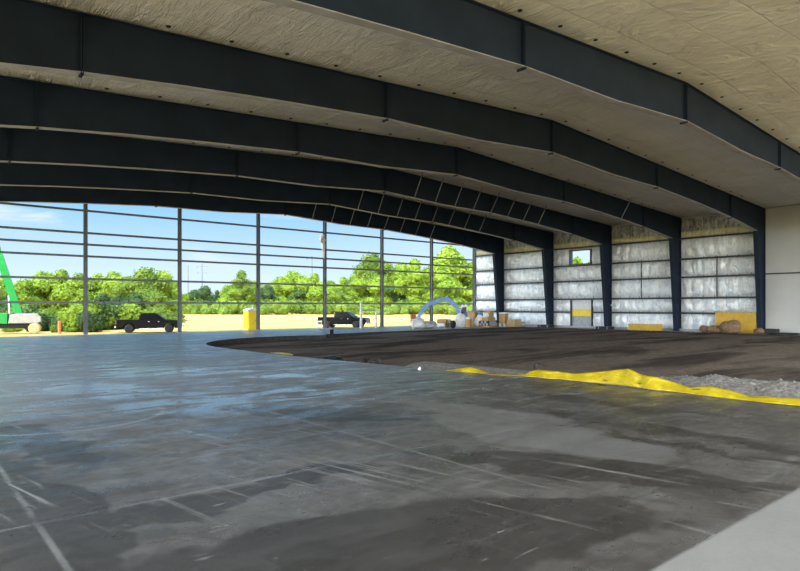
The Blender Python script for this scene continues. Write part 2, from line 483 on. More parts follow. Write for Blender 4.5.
def gz(x, y):
    d = Vector((x - 30, y - 30)).length
    return GZ + .75 * max(0., min(1., (d - 92) / 118))

# ceiling: insulation draped under the purlins
def ceil_pt(u, v):
    x = XL + (XW - XL) * u; y = YB + (YE + .1 - YB) * v
    z = roof(x) + .03 + .02 * abs(math.sin((x - XR) / 1.82 * math.pi))
    fr = ((y - Y2) / BAY) % 1.0
    z += .04 * math.sin(fr * math.pi) * (1 + noise.noise(Vector((x * .4, y * .4, 2)))) + .02 * noise.noise(Vector((x * 1.3, y * .9, 7)))
    return (x, y, z)
ceiling = tag(MB().grid(281, 170, ceil_pt).build('ceiling', M['ceiling'], smooth=True), kind='structure')
mb = MB()
mb.prism([(XL - .3, roof(XL) + .25), (XR, roof(XR) + .3), (XW + .3, roof(XW) + .25), (XW + .3, roof(XW) + .45), (XR, roof(XR) + .5), (XL - .3, roof(XL) + .45)], YB - .3, YE + .4, 'xz')
tag(mb.build('roof', M['cladding']), kind='structure')
BR = 2.25
holes = []
for k in range(-1, 3):
    yy = Y2 + k * BAY - .5
    n0 = 0
    for j in range(-9, 13):
        x = XR - 1.5 + j * BR
        if x < 6 or x > 56: continue
        if k == 2 and x > 31: continue
        if k == -1 and x < 14: continue
        u = (x - XL) / (XW - XL); v = (yy - YB) / (YE + .1 - YB)
        p = ceil_pt(u, v)
        MB().lathe([(.075, -.02), (.085, .0), (.085, .03)], (p[0], p[1], p[2] - .012), 10).build('clip', M['black'], ceiling)

# unseen left eave band, added to keep sun off the floor; right wall
wl = tag(MB().box((XL - .15, (YB + YE) / 2, 9.6), (.12, YE - YB, 3.3)).build('wall_left_sunshade', M['cladding']), kind='structure')
wr = thing('wall_right', (XW, 0, 0), 0, kind='structure')
def wbox(y0, y1, z0, z1, name='cladding', m=None, x0=.22, x1=.32):
    return MB().box(((x0 + x1) / 2, (y0 + y1) / 2, (z0 + z1) / 2), (x1 - x0, y1 - y0, z1 - z0)).build(name, m or M['cladding'], wr)
WY0, WY1, WZ0, WZ1 = 38.9, 41.65, 7.25, 8.85       # opening high in the wall
wbox(YB, WY0, -.1, 11.5); wbox(WY1, YE + .2, -.1, 11.5); wbox(WY0, WY1, -.1, WZ0); wbox(WY0, WY1, WZ1, 11.5)
GH = [0.0, 1.8, 3.3, 5.35, 7.15, 9.2, 11.15]
def quilt(y0, y1, z0, z1, seed, m, amp=.27, ns=None):
    L = y1 - y0; nseam = ns or max(2, round(L / 1.15))
    nu = nseam * 8 + 1; nv = 13
    def fn(u, v):
        y = y0 + L * u; z = z0 + (z1 - z0) * v
        pil = abs(math.sin((u + .012 * math.sin(seed * 3.1 + z * 2)) * nseam * math.pi)) ** .45
        ver = math.sin(v * math.pi) ** .6
        b = amp * ver * (.30 + .70 * pil)
        b += .10 * ver * noise.noise(Vector((y * 2.1, z * 2.1, seed))) + .03 * ver * noise.noise(Vector((y * 6, z * 3.5, seed + 5)))
        return (-.02 - b, y, z)
    q = MB().grid(nu, nv, fn).build('insulation', m, wr, smooth=True)
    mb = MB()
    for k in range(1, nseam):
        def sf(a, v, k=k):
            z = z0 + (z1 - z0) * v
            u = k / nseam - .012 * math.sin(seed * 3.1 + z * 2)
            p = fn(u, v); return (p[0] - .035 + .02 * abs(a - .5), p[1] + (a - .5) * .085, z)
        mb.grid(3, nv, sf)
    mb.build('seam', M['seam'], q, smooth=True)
    return q
frames_y = [Y2 + k * BAY for k in range(-1, 5)]
bays = [(frames_y[i], frames_y[i + 1]) for i in range(1, 5)] + [(frames_y[5], YE)]
for bi, (a, b) in enumerate(bays):
    a += .06; b -= .06
    for gi in range(6):
        z0, z1 = GH[gi] + .05, GH[gi + 1] - .05
        if gi == 5:
            quilt(a, b, z0, z0 + .62, bi * 9 + gi, M['foil_yellow'], .2)
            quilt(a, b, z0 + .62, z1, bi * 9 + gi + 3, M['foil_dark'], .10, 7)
        elif bi == 2 and gi in (0, 1):
            D0, D1 = 38.75, 41.5
            quilt(a, D0 - .1, z0, z1, bi * 9 + gi, M['foil']); quilt(D1 + .1, b, z0, z1, bi * 9 + gi + 50, M['foil'])
        elif bi == 2 and gi == 4:
            quilt(a, WY0 - .08, z0, z1, bi * 9 + gi, M['foil']); quilt(WY1 + .08, b, z0, z1, bi * 9 + gi + 50, M['foil'])
        else:
            quilt(a, b, z0, z1, bi * 9 + gi, M['foil'])
    for g in GH[1:6]:
        for (p, q) in ([(a, 38.68), (41.57, b)] if bi == 2 and g == 1.8 else [(a, b)]):
            MB().box((-.17, (p + q) / 2, g), (.3, q - p, .07)).box((-.31, (p + q) / 2, g - .06), (.03, q - p, .17)).build('wall_girt', M['girt'], wr)
    if bi in (0, 1):
        ym = (a + b) / 2 + .2
        MB().box((-.28, ym, 5.3), (.07, .09, 3.9)).build('strut', M['girt'], wr)
# white liner in the nearest bay with one dark girt line
y0, y1 = YB, frames_y[1] - .12
for z0, z1 in ((0, 5.28), (5.42, 11.2)):
    MB().box((-.03, (y0 + y1) / 2, (z0 + z1) / 2), (.06, y1 - y0, z1 - z0)).build('liner_panel', M['liner'], wr)
MB().box((-.06, (y0 + y1) / 2, 5.35), (.16, y1 - y0, .12)).build('wall_girt', M['girt'], wr)
# window frame and door
wn = thing('window_1', (XW, 0, 0), 0, kind='structure')
mb = MB()
for z in (WZ0, WZ1): mb.box((0, (WY0 + WY1) / 2, z), (.6, WY1 - WY0 + .16, .1))
for y in (WY0, WY1): mb.box((0, y, (WZ0 + WZ1) / 2), (.6, .1, WZ1 - WZ0))
mb.build('window_frame', M['girt'], wn)
dr = thing('door_1', (XW, 0, 0), 0, kind='structure')
mb = MB()
for y in (38.75, 41.5): mb.box((-.12, y, 1.62), (.32, .12, 3.24))
mb.box((-.12, 40.12, 3.2), (.32, 2.75, .1)); mb.build('door_frame', M['girt'], dr)
MB().box((.0, 40.125, .65), (.08, 2.6, 1.28)).build('door_panel', M['grey'], dr)
MB().box((-.02, 40.125, 1.68), (.1, 2.6, .74)).build('door_panel', M['yellow'], dr)
MB().box((.0, 40.125, 2.6), (.08, 2.6, 1.06)).build('door_panel', M['wrap'], dr)
# white trim at the wall foot
tag(MB().box((XW - .14, (frames_y[1] + YE) / 2, .10), (.28, YE - frames_y[1] - .3, .2)).build('baseboard_right', M['grey']), kind='structure')

# ------------------------------------------------------------------ steel frames
BOT = [(0, 11.2), (4, 10.97), (6.2, 10.83), (12.05, 10.74), (17.5, 10.38), (21, 10.1), (24.3, 9.78), (29.65, 9.12)]
def botz(x):
    u = abs(x - XR)
    for (a, za), (b, zb) in zip(BOT, BOT[1:]):
        if u <= b: return za + (zb - za) * (u - a) / (b - a)
    return BOT[-1][1]
us = sorted({-u for u, _ in BOT} | {u for u, _ in BOT})
def frame(y, label, braces):
    t = thing('steel_frame', (XR, y, 0), 0, label, 'steel frame', 'steel frames spanning the hall')
    def strip(mb, zf, x0, x1, w, th, off):
        """flange following height zf between x0..x1"""
        xs = sorted({u for u in us if x0 < u < x1} | {x0, x1})
        pts = [(x, zf(x + XR) + off) for x in xs]
        mb.prism(pts + [(x, z - th) for x, z in pts[::-1]], -w / 2, w / 2, 'xz')
    e = 31.55
    mb = MB()
    xs = [-e] + us + [e]
    top = [(x, roof(x + XR) - .04) for x in xs]
    bot = [(x, botz(x + XR)) for x in xs]
    mb.prism(top + bot[::-1], -.012, .012, 'xz')
    for s in (-1, 1):
        strip(mb, lambda x: roof(x) - .012, min(0, s * e), max(0, s * e), .34, .028, 0)
    mb.build('rafter', M['steel'], t)
    mb = MB(); strip(mb, botz, -29.65, 0, .36, .03, 0); strip(mb, botz, 0, 29.65, .36, .03, 0)
    mb.build('bottom_flange', M['flange'], t)
    for u in (-24.3, -12.05, 0, 12.05, 24.3):
        zt, zb = roof(u + XR) - .03, botz(u + XR) - .10
        mb = MB()
        for o in (-.028, .028): mb.box((u + o, 0, (zt + zb) / 2), (.03, .36, zt - zb))
        mb.build('splice_plate', M['steel'], t)
    # columns
    for s in (-1, 1):
        zt = roof(XR + e) - .04
        mb = MB()
        mb.prism([(s * 30.62, 0.02), (s * 31.5, 0.02), (s * 31.5, zt), (s * 29.65, zt - .02), (s * 29.65, 9.12)], -.015, .015, 'xz')
        mb.box((s * 31.5, 0, zt / 2), (.03, .36, zt - .02))
        mb.prism([(s * 30.62, .02), (s * 30.66, .02), (s * 29.69, 9.12), (s * 29.65, 9.12)], -.19, .19, 'xz')
        mb.box((s * 31.05, 0, .02), (1.15, .42, .04))
        mb.box((s * 30.6, 0, 9.12), (1.9, .3, .03))
        mb.build('column', M['steel'], t)
    for x in braces:
        zb = botz(x) + .04
        MB().bar((x - XR, -.16, zb), (x - XR, -1.15, roof(x) + .02), .055, .055).build('flange_brace', M['galv'], t)
    return t
b0 = [XR + 2.9 + i * BR for i in range(8)]
frame(frames_y[0], 'olive grey steel roof frame passing overhead, its columns out of view', [])
frame(frames_y[1], 'dark steel frame whose column stands between the silver wall and white wall panel', [])
frame(frames_y[2], 'dark steel frame landing between the two silver bays next to the white wall panel', [XR + 20.4])
frame(frames_y[3], 'dark braced steel frame whose column stands on the camera side of the wall door', b0)
frame(frames_y[4], 'dark braced steel frame whose column stands between wall door and cardboard boxes', b0)
frame(frames_y[5], 'dark blue steel frame lowest against the sky, its column behind the cardboard boxes', b0)
# shallow end rafter
t = MB()
t.prism([(XL, roof(XL) - .05), (XR, roof(XR) - .05), (XW - .5, roof(XW - .5) - .05), (XW - .5, roof(XW - .5) - .6), (XR, roof(XR) - .6), (XL, roof(XL) - .6)], YE - .12, YE + .12, 'xz')
tag(t.build('end_rafter', M['steel']), 'shallow dark rafter closing the top of the open end wall', 'beam')

# ------------------------------------------------------------------ end wall columns and girts
names = ['right corner column of the open end wall, beside silver insulation', 'grey end wall column just right of the blue excavator arm base, nearly behind its boom',
         'end wall column between the goal-like gate frame and the blue excavator', 'end wall column in front of the far pickup, white plastic caught on it',
         'end wall column standing just right of the yellow portable toilet', 'end wall column at the front end of the nearer black pickup',
         'leftmost end wall column in view, between orange post and overgrown shrubs']
names[1] = 'grey end wall column crossing the blue excavator boom'
proto = None
for i in range(7):
    x = XW - .35 - i * 7.97 + (.15 if i else 0)
    zt = roof(x) - .62
    mb = MB()
    mb.box((0, 0, zt / 2 + .01), (.015, .34, zt - .02))
    for o in (-.17, .17): mb.box((0, o, zt / 2 + .01), (.26, .02, zt - .02))
    t = thing('end_column', (x, YE, 0), 0, names[i], 'column', 'end wall columns')
    mb.build('shaft', M['col'], t)
    mb = MB().box((0, 0, .015), (.42, .5, .03))
    for a in (-.14, .14):
        for c in (-.2, .2): mb.tube((a, c, .03), (a, c, .09), .02, n=6)
    mb.build('base_plate', M['galv'], t)
gh = [10.56, 8.67, 7.69, 6.69, 4.76, 2.75]
gl = ['topmost dark girt across the open end wall', 'second girt from the top across the open end wall', 'third girt from the top across the open end wall, in the close-set three',
      'fourth girt from the top across the open end wall, against clear sky', 'fifth girt from the top across the open end wall, along the tree tops', 'lowest girt across the open end wall, in front of the trees']
for z, l in zip(gh, gl):
    x0 = XL + .2
    mb = MB().box(((x0 + XW) / 2, YE + .24, z), (XW - x0, .018, .17)).box(((x0 + XW) / 2, YE + .31, z + .08), (XW - x0, .14, .014)).box(((x0 + XW) / 2, YE + .31, z - .08), (XW - x0, .14, .014))
    tag(mb.build('girt', M['endgirt']), l, 'girt', 'end wall girts')

# white plastic caught on an end-wall column
x = XW - .2 - 3 * 7.97
mb = MB().ball((0, 0, 0), (.35, .2, .5), 3, .5, 3).ball((.1, 0, -.7), (.2, .14, .7), 3, .5, 5).ball((.18, 0, -1.5), (.1, .09, .6), 2, .4, 8)
tag(mb.build('plastic_scrap', M['white'], smooth=True, loc=(x - .52, YE - .38, 9.75)), 'torn white plastic scrap hanging high on an end wall column', 'plastic scrap')

# ------------------------------------------------------------------ yellow sheet along the pit
prof = [(447, 371, 371.3), (458, 369, 372), (470, 367.3, 373), (477, 369, 373.4), (483, 371, 374), (490, 374, 375.4), (508, 374.8, 376), (525, 374.6, 377), (531, 371.5, 377.6), (537, 370, 378),
        (548, 371, 379.4), (560, 372, 380), (575, 374, 381.5), (588, 373, 383), (600, 372, 384), (615, 370.4, 385.5), (628, 369, 387), (634, 371.5, 388), (640, 374.5, 388.5), (648, 376.5, 390), (657, 377.5, 391), (675, 383, 392.6),
        (690, 388, 394.5), (702, 387, 396), (712, 387, 397.3), (722, 389, 398.5), (732, 391.5, 399.7), (742, 394.5, 401), (752, 396.5, 402), (763, 396.8, 403.3), (775, 397.5, 404.5), (800, 399, 407), (840, 402, 411), (900, 408, 417)]
def sheet(prof, name, label, lean=.35):
    mb = MB(); n = len(prof)
    dense = []
    for (a, b) in zip(prof, prof[1:]):
        for k in range(4): dense.append(tuple(a[i] + (b[i] - a[i]) * k / 4 for i in range(3)))
    dense.append(prof[-1])
    nv = 9
    def fn(u, v):
        i = round(u * (len(dense) - 1)); px, yt, yb = dense[i]
        x0, y0 = flo(px, yb, .0)
        zc = (CH) * FPX / (yb - HOR)
        zc2 = zc + lean * .8
        x1, y1 = at(px, zc2); h = max(.015, hgt(yt, zc2))
        w = v ** .8
        nz = noise.noise(Vector((x0 * 2.2, y0 * 2.2, v * 2.5))) * .10 * math.sin(v * math.pi) + noise.noise(Vector((x0 * 6, y0 * 6, v * 4))) * .03 * math.sin(v * math.pi)
        return (x0 + (x1 - x0) * v + nz, y0 + (y1 - y0) * v + nz, .012 + h * w + nz * .4 + (.012 if v < .01 else 0))
    mb.grid(len(dense), nv, fn)
    return tag(mb.build(name, M['sheet'], smooth=True), label, 'plastic sheet')
ys = sheet(prof, 'plastic_sheet', 'long crumpled yellow plastic sheet along the near edge of the dirt pit')
ysm = ys.modifiers.new('thick', 'SOLIDIFY'); ysm.thickness = .006; ysm.offset = 0
ys2 = sheet([(271, 353.2, 353.5), (276, 352.4, 354), (283, 352.6, 354.8), (290, 353.6, 355.4), (293, 355.2, 355.6)], 'plastic_sheet', 'small scrap of yellow plastic at the left edge of the dirt pit', .5)
ysm = ys2.modifiers.new('thick', 'SOLIDIFY'); ysm.thickness = .006; ysm.offset = 0

# gravel berm behind the sheet
mb = MB()
def berm(u, v):
    y = -2 + 22 * u; x = 17.3 - .062 * max(0, y) + .25 + 3.4 * v
    r = sm((14.5 - y) / 8)
    h = (.34 + .18 * noise.noise(Vector((y * .45, 3, 1)))) * r
    e = math.sin(min(1, v * 1.0) * math.pi) ** .7
    d = (.12 * noise.noise(Vector((x * 1.6, y * 1.6, 2))) + .06 * noise.noise(Vector((x * 5, y * 5, 2)))) * r * e
    return (x, y, (dirt_z(x, y) - .06) * (1 - e) + e * (-.02 + h) + d if e > .02 else dirt_z(x, y) - .06)
mb.grid(170, 30, berm)
rnd = random.Random(4)
for i in range(420):
    u = rnd.uniform(.02, .66); v = rnd.uniform(.12, .85)
    p = berm(u, v); r = rnd.uniform(.02, .06)
    mb.ball((p[0], p[1], p[2] + r * .3), (r, r * rnd.uniform(.7, 1.2), r * .7), 1)
tag(mb.build('gravel_berm', M['gravel'], smooth=False), 'low grey gravel berm behind the yellow plastic sheet', 'gravel', kind='stuff')

# black plastic scraps / clods near the pit edge
for (px, py, w, l) in ((322, 357.0, 1.3, 'black plastic rag lying on the dirt right of the small yellow scrap'),
                       (352, 359.2, .9, 'dark clump on the pit edge, nearer the small yellow scrap'), (366, 359.8, .8, 'dark clump on the pit edge, further from the small yellow scrap'), (534, 374.4, .32, 'dark scrap tucked under the peak of the long yellow sheet')):
    x, y = flo(px, py + 2, -.2); x += .5 if px < 500 else .25
    z = dirt_z(x, y) if px < 500 else .0
    mb = MB().ball((0, 0, .1), (w * .5, w * .4, .2), 3, .6, px).ball((w * .35, .1, .06), (w * .3, w * .3, .12), 2, .6, px + 3)
    tag(mb.build('plastic_scrap' if px in (322,535) else 'dirt_clod', M['plastic_black'] if px in (322, 535) else M['pitwall'], smooth=True, loc=(x, y, z + .0)), l, 'scrap' if px in (322, 535) else 'dirt clod')
# bucket on the slab beyond the pit, pale rag on pit edge
x, y = flo(335.5, 334.4); y += .6
t = thing('bucket', (x, y, 0), 0, 'small black bucket on the slab strip beyond the pit, before the far pickup', 'bucket')
MB().lathe([(.15, 0), (.19, .40), (.2, .42), (.18, .42), (.14, .03)], n=18).build('body', M['black'], t, True)
MB().path([(-.19, 0, .4), (-.15, 0, .5), (0, 0, .56), (.15, 0, .5), (.19, 0, .4)], .012, 6).build('handle', M['chrome'], t)
x, y = flo(421, 370)
tag(MB().ball((0, 0, .04), (.07, .06, .05), 2, .5, 2).ball((.04, .03, .07), (.035, .035, .06), 2, .4, 3).build('paper_scrap', M['white'], smooth=True, loc=(x - .08, y, 0)), 'tiny crumpled white scrap on the slab left of the yellow sheet', 'scrap')

# ------------------------------------------------------------------ stored goods
def cbox(name, loc, d, rz, m, label, cat, group=None, tape=True):
    t = thing(name, loc, rz, label, cat, group)
    MB().box((0, 0, d[2] / 2), d, bev=.02).build('carton', m, t)
    if tape:
        MB().box((0, 0, d[2] + .003), (d[0] * 1.004, .08, .008)).build('tape', M['foam'], t)
    return t
def pallet(loc, rz, d, label, group='timber pallets'):
    t = thing('pallet', loc, rz, label, 'pallet', group)
    w, l = d
    for i in range(3): MB().box((-w / 2 + .06 + i * (w - .12) / 2, 0, .06), (.09, l, .12)).build('bearer', M['timber'], t)
    for i in range(6): MB().box((0, -l / 2 + .07 + i * (l - .14) / 5, .132), (w, .12, .024)).build('deck_board', M['timber'], t)
    return t
def sack(loc, r, m, label, cat, seed, group=None, name='sack', rz=0.):
    mb = MB().ball((0, 0, r[2] * .86), r, 3, .28, seed)
    for v in mb.bm.verts:
        if v.co.z < 0.0: v.co.z = 0.0
    mb.ball((r[0] * .55, 0, r[2] * 1.5), (r[0] * .3, r[1] * .35, r[2] * .3), 2, .5, seed + 2)
    o = mb.build(name, m, smooth=True, loc=loc); o.rotation_euler.z = rz
    return tag(o, label, cat, group)
def onslab(px, yplane):
    """slab point on the row at distance yplane that shows at column px"""
    a = math.atan((px - 400) / FPX) + YAW
    return (yplane * math.tan(a), yplane)

SY = 48.6
def P(px, dy=0., z=0.):
    x, y = onslab(px, SY + dy); return (x, y, z)
# left: wrapped bundle with white film
x, y, _ = P(421, .6)
sack((x - .4, y, 0), (.95, .7, .62), M['wrap'], 'leftmost white film-wrapped bundle on the slab under the excavator bucket', 'bundle', 3, 'wrapped bundles', 'wrapped_bundle')
x, y, _ = P(429, .2)
sack((x, y, 0), (1.0, .6, .46), M['grey'], 'low grey wrapped bundle between leftmost white bundle and black tire', 'bundle', 11, 'wrapped bundles', 'wrapped_bundle')
x, y, _ = P(413, .4)
t = thing('upright_post', (x, y, 0), 0, 'short pale post with rusty top at the left end of the stored goods', 'post')
MB().box((0, 0, .55), (.14, .14, 1.1)).build('shaft', M['post'], t); MB().box((0, 0, 1.35), (.5, .4, .5), bev=.03).build('cap', M['rust'], t)
# stack of pink-brown rolls behind
for i, (dx, z) in enumerate(((-.55, .24), (0, .24), (.55, .24), (-.28, .71), (.28, .71))):
    x, y, _ = P(444, 3.0)
    t = thing('insulation_roll', (x + dx, y, z), 0.35, ['leftmost roll in the bottom row of the roll stack left of the white pallet', 'middle roll in the bottom row of the roll stack', 'rightmost roll in the bottom row of the roll stack', 'left roll on top of the roll stack', 'right roll on top of the roll stack'][i], 'roll', 'stacked insulation rolls')
    MB().lathe([(.10, -.6), (.23, -.6), (.24, -.58), (.24, .58), (.23, .6), (.10, .6)], n=20, axis='y').build('roll', M['card'] if i % 2 else M['wrap'], t, True)
    MB().lathe([(.05, -.61), (.09, -.605), (.09, .605), (.05, .61)], n=12, axis='y').build('core', M['brown'], t)
# black tire
x, y, _ = P(453, -.3)
t = thing('tire', (x, y, .44), .3, 'black tire lying upright before the wrapped cartons', 'tire')
MB().lathe([(.25, -.14), (.40, -.15), (.44, -.10), (.44, .10), (.40, .15), (.25, .14)], n=28, axis='y').build('tread', M['black'], t, True)
MB().lathe([(.05, -.1), (.24, -.08), (.245, 0), (.24, .08), (.05, .1)], n=20, axis='y').build('rim', M['grey'], t, True)
# wrapped cartons group
def wrapped(px, dy, d, rz, label, z=0.):
    x, y, _ = P(px, dy)
    t = thing('wrapped_carton', (x, y, z), rz, label, 'carton', 'cartons in film')
    MB().box((0, 0, d[2] / 2), d, bev=.04).build('carton', M['card'], t)
    MB().box((0, 0, d[2] - .10), (d[0] + .03, d[1] + .03, .26), bev=.03).build('film', M['wrap'], t)
    return t
x, y, _ = P(460, .3)
sack((x, y, 0), (.8, .6, .85), M['wrap'], 'tall white film-wrapped bundle just right of the black tire', 'bundle', 21, 'wrapped bundles', 'wrapped_bundle')
wrapped(467, 1.2, (1.15, 1., 1.15), .5, 'film-topped brown carton beside the tall white bundle')
x, y, _ = P(472.5, 2.2)
cbox('cardboard_box', (x, y, 0), (1.1, .9, 1.75), .4, M['card'], 'tall brown box standing behind the film-topped carton', 'box', 'cardboard boxes')
x, y, _ = P(479, .9)
sack((x, y, 0), (.6, .5, .75), M['white'], 'white bag between the tall brown box and the black low pallet load', 'bag', 31, name='bag')
# low black pallet load with box on top
px0 = P(489, .2)
pallet((px0[0], px0[1], 0), .3, (2.9, 1.3), 'timber pallet under the black-ended grey tube load')
t = thing('pipe_bundle', (px0[0], px0[1], .145), .3, 'low grey bundle of pipes with black ends on the pallet', 'pipe bundle')
for j, (yy, zz) in enumerate(((-.42, .16), (0, .16), (.42, .16), (-.21, .42), (.21, .42))):
    MB().tube((-1.5, yy, zz), (1.5, yy, zz), .155, n=16).build('pipe', M['grey'], t, False)
for xx in (-1.35, 1.35): MB().box((xx, 0, .29), (.28, 1.22, .60), bev=.05).build('end_cover', M['black'], t)
MB().box((0, 0, .62), (2.6, .9, .06)).build('lid_board', M['timber'], t)
ca, sa = math.cos(.3), math.sin(.3)
def onload(dx, dy): return (px0[0] + ca * dx - sa * dy, px0[1] + sa * dx + ca * dy)
b1 = onload(-.1, 0)
cbox('cardboard_box', (b1[0], b1[1], .80), (1.9, .8, .32), .3, M['card'], 'flat brown box lying on the pipe bundle', 'box', 'cardboard boxes')
b2 = onload(.05, .02)
cbox('cardboard_box', (b2[0], b2[1], 1.13), (1.05, .75, .72), .3, M['card'], 'upper brown box on top of the flat box over the pipes', 'box', 'cardboard boxes')
b3 = onload(-.78, .0)
sack((b3[0], b3[1], 1.125), (.3, .3, .26), M['white'], 'white bundle lying on the flat box, left of the upper box', 'bag', 41, name='bag')
# tall box with white top
x, y, _ = P(503.5, .9)
t = cbox('cardboard_box', (x, y, 0), (.85, .8, 1.55), .25, M['card'], 'tall brown box with white film top in front of the farthest column', 'box', 'cardboard boxes', tape=False)
MB().box((0, 0, 1.6), (.9, .85, .14), bev=.03).build('film', M['wrap'], t)
for i, px in enumerate((500.2, 504.2)):
    x, y, _ = P(px, -.5)
    t = thing('pail', (x, y, 0), 0, ['white pail left of its twin before the tall film-topped box', 'white pail right of its twin before the tall film-topped box'][i], 'pail', 'white pails')
    MB().lathe([(.15, 0), (.17, .36), (.18, .37), (.18, .39)], n=18).build('body', M['white'], t, True)
    MB().lathe([(.185, .38), (.185, .415), (.15, .42)], n=18).build('lid', M['white'], t, True)
# yellowish timber stack
px1 = P(514, -1.3)
t = thing('timber_stack', (px1[0], px1[1], 0), .2, 'low stack of pale timber boards right of the tall film-topped box', 'timber stack')
for l in range(5):
    for j in range(4):
        MB().box((0.02 * ((l * 7 + j * 3) % 5 - 2), -.42 + j * .28, .10 + l * .17), (1.75 - .05 * l, .25, .14)).build('board', M['timber'], t)
for xx in (-.6, .6): MB().box((xx, 0, .02), (.1, 1.1, .06)).build('bearer', M['timber'], t)
x, y, _ = P(521.5, -1.4)
sack((x + .1, y, 0), (.55, .45, .3), M['grey'], 'small grey bundle at the right end of the timber stack', 'bundle', 51, 'wrapped bundles', 'wrapped_bundle')

# by the right wall
def W(px, off):
    """slab point at distance off from the right wall that shows at column px"""
    a = math.atan((px - 400) / FPX) + YAW
    return (XW - off, (XW - off) / math.tan(a))
# yellow boards leaning in a stack behind column two
x, y = XW - .9, 23.2
t = thing('board_stack', (x, y, 0), 0, 'large yellow insulation board stack by the wall beside the white panel column', 'board stack')
for i in range(5):
    MB().box((-.30 + i * .125, 0, .95), (.11, 3.5 - .02 * i, 1.86)).build('board', M['foam'], t)
MB().box((-.37, -.35, .95), (.012, .10, 1.86)).build('strap', M['foamdark'], t)
for yy in (-1.2, 0, 1.2): MB().box((0, yy, .01), (.7, .1, .04)).build('bearer', M['timber'], t)
# tan-brown sacks heaped before it
heap = [(704.5, 2.4, (.45, .42, .36), 'leftmost brown sack on the slab before the yellow board stack'), (713, 2.5, (.50, .48, .38), 'brown sack second from the left before the yellow board stack'), (719, 2.4, (.45, .5, .36), 'brown sack third from the left, beside the tall tan bale'),
        (760, 2.1, (.5, .45, .28), 'brown sack at the foot of the column beside the white panel')]
for i, (px, off, r, l) in enumerate(heap):
    x, y = W(px, off)
    sack((x, y, 0), r, M['brown'], l, 'sack', 60 + i * 3, 'brown sacks', rz=.6)
x, y = W(730.5, 2.6)
t = thing('bale', (x, y, 0), .3, 'tan bale slumped against the front of the yellow board stack', 'bale')
mb = MB().ball((0, 0, .55), (.55, .9, .66), 3, .25, 77)
for v in mb.bm.verts:
    if v.co.z < 0: v.co.z = 0
mb.build('bundle', M['brown'], t, True)
MB().box((0, 0, .10), (.9, 1.6, .05)).build('ground_sheet', M['plastic_black'], t)
# black flat goods at the white panel
for i, (px, off, d, l) in enumerate(((772, 2.0, (.7, 1.0, .45), 'black crate at the foot of the column beside the white wall'), (784, 2.0, (.7, 2.2, .16), 'flat black bundle on the slab along the white wall'))):
    x, y = W(px, off)
    t = thing('crate' if i == 0 else 'flat_bundle', (x, y, 0), 0, l, 'crate' if i == 0 else 'bundle')
    MB().box((0, 0, d[2] / 2), d, bev=.04).build('body', M['black'], t)
    MB().box((0, 0, d[2] + .015), (d[0] * .9, d[1] * .9, .04), bev=.01).build('lid', M['plastic_black'], t)
# low yellow pile in the middle bay
x, y = W(643, 2.2)
t = thing('board_stack', (x, y, 0), 0, 'low yellow board stack with dark right end, alone before the silver wall', 'board stack')
for i in range(4): MB().box((0, .05 * (i % 2), .09 + i * .16), (1.1, 2.6, .145)).build('board', M['foam'], t)
MB().box((0, -1.5, .33), (1.12, .55, .66), bev=.03).build('end_cover', M['foamdark'], t)
for yy in (-1.0, 1.0): MB().box((0, yy, .0), (1.0, .1, .04)).build('bearer', M['timber'], t)
# dark flat packs at column feet
for i, (px, l) in enumerate(((544, 'flat dark pack at the foot of the column left of the wall door'), (603, 'flat dark pack at the foot of the column right of the wall door'))):
    x, y = W(px + 2, 2.0)
    t = thing('flat_pack', (x, y, 0), 0, l, 'pack', 'dark packs at column feet')
    MB().box((0, 0, .14), (.9, 1.7, .28), bev=.03).build('body', M['black'], t)
    for yy in (-.5, .5): MB().box((0, yy, .145), (.92, .06, .29)).build('strap', M['grey'], t)

